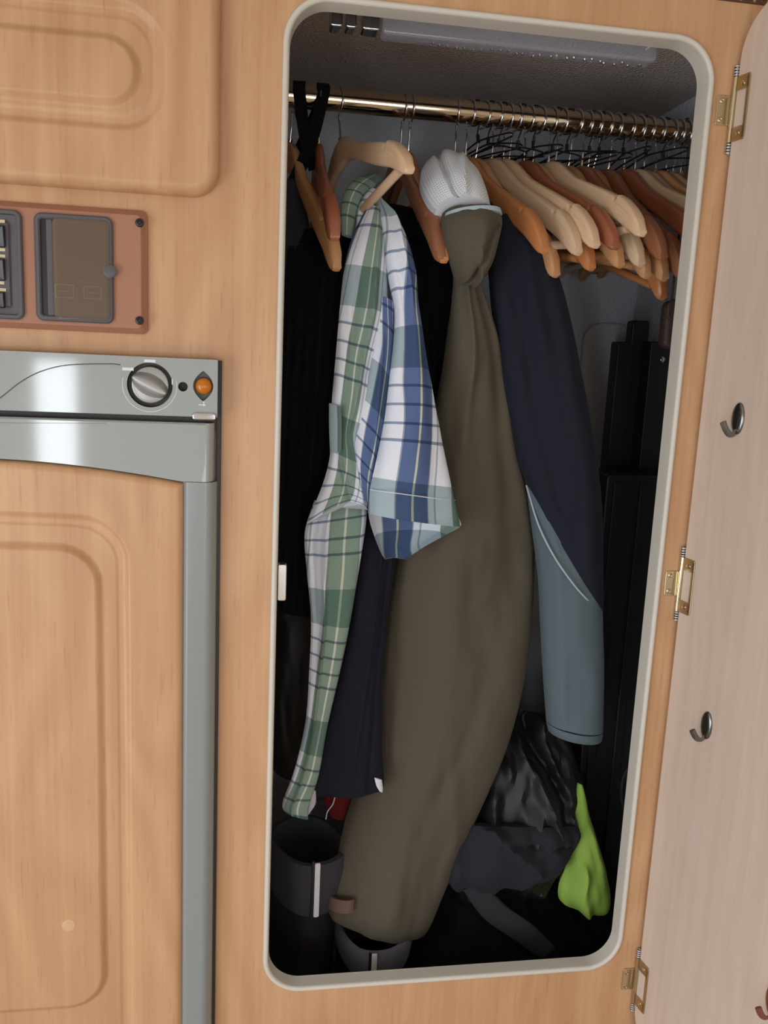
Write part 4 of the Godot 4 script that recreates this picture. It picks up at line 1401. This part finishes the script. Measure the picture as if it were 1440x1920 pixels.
func clutter() -> void:
	# folded black table against the right wall
	var t := thing("folded_table", "black folded camping table standing upright against the right inner wall", "folding table", Vector3(0.63, DECK, -0.34))
	var b := MB.new()
	var a := W(1160, 640, -0.33)
	b.slab(a.x, DECK + 0.001, a.x + 0.075, a.y, -0.36, -0.33, 0.004, 0.002)
	part(t, "table_top", b, M.black_plastic)
	b = MB.new()
	b.slab(a.x + 0.042, DECK + 0.001, a.x + 0.098, a.y + 0.002, -0.328, -0.30, 0.004, 0.002)
	part(t, "leg_panel", b, M.black_plastic)
	b = MB.new()
	var h := W(1188, 600, -0.33)
	b.slab(h.x, a.y - 0.004, h.x + 0.03, h.y, -0.356, -0.332, 0.006, 0.003)
	part(t, "carry_handle", b, M.black_plastic)
	b = MB.new()
	b.xf.origin = W(1241, 674, -0.2995)
	b.lathe([[0.005, 0.0], [0.005, 0.002], [0.0038, 0.0034], [0.002, 0.0038]], 18)
	part(t, "bolt", b, M.chrome)
	t = thing("black_case", "black upright case below the folded table, behind the jumper sleeve", "case", Vector3(0.62, DECK, -0.25))
	var c := W(1126, 886, -0.25)
	b = MB.new()
	b.slab(c.x, DECK + 0.001, 0.69, c.y, -0.297, -0.225, 0.006, 0.004)
	part(t, "shell", b, M.black_plastic)
	for q in [0.012, 0.055]:
		b = MB.new()
		b.slab(c.x + q, DECK + 0.02, c.x + q + 0.012, c.y - 0.01, -0.2249, -0.2215, 0.002, 0.001)
		part(t, "rib", b, M.black_plastic)
	b = MB.new()
	b.tube(arc([W(1185, 1560, -.215), W(1166, 1500, -.205), W(1172, 1450, -.2), W(1200, 1425, -.205)], 6), 0.0022, 8)
	part(t, "carry_loop", b, M.charcoal_cloth)
	# moulded panel on the rear wall
	t = thing("moulded_panel", "pale grey moulded panel with a rounded corner on the wardrobe rear wall", "panel", Vector3(0.64, 1.2, BACK))
	b = MB.new()
	var p := W(1098, 603, BACK + 0.012)
	b.slab(p.x, p.y - 0.34, 0.699, p.y, BACK + 0.0005, BACK + 0.014, 0.035, 0.006)
	part(t, "panel", b, M.carcass_grey)
	t = thing("brown_pouch", "dark brown leather pouch hanging at the right, under the hangers", "pouch", W(1268, 590, -0.12))
	var q0 := W(1252, 562, -0.2)
	b = MB.new()
	b.slab(q0.x, q0.y - 0.07, q0.x + 0.045, q0.y, -0.225, -0.2, 0.012, 0.008)
	part(t, "body", b, mat("pouch_leather", c8(70, 52, 44), 0.6))
	b = MB.new()
	b.slab(q0.x - 0.001, q0.y - 0.03, q0.x + 0.046, q0.y + 0.001, -0.2005, -0.196, 0.010, 0.003)
	part(t, "flap", b, M.pouch_leather)
	b = MB.new()
	b.tube(arc([Vector3(q0.x + 0.012, q0.y - 0.002, -0.212), Vector3(q0.x + 0.03, RODY - 0.02, RODZ + 0.016), Vector3(q0.x + 0.03, RODY + 0.018, RODZ), Vector3(q0.x + 0.036, RODY - 0.02, RODZ - 0.016), Vector3(q0.x + 0.036, q0.y - 0.002, -0.214)], 6), 0.0018, 8)
	part(t, "cord", b, M.pouch_leather)


func _ready() -> void:
	rng.seed = 20
	light_and_camera()
	make_materials()
	room()
	carcass()
	cupboard_door()
	switch_panel()
	fridge()
	wardrobe_door()
	hangers()
	shirt()
	coat()
	jumper()
	other_clothes()
	boots()
	clutter()
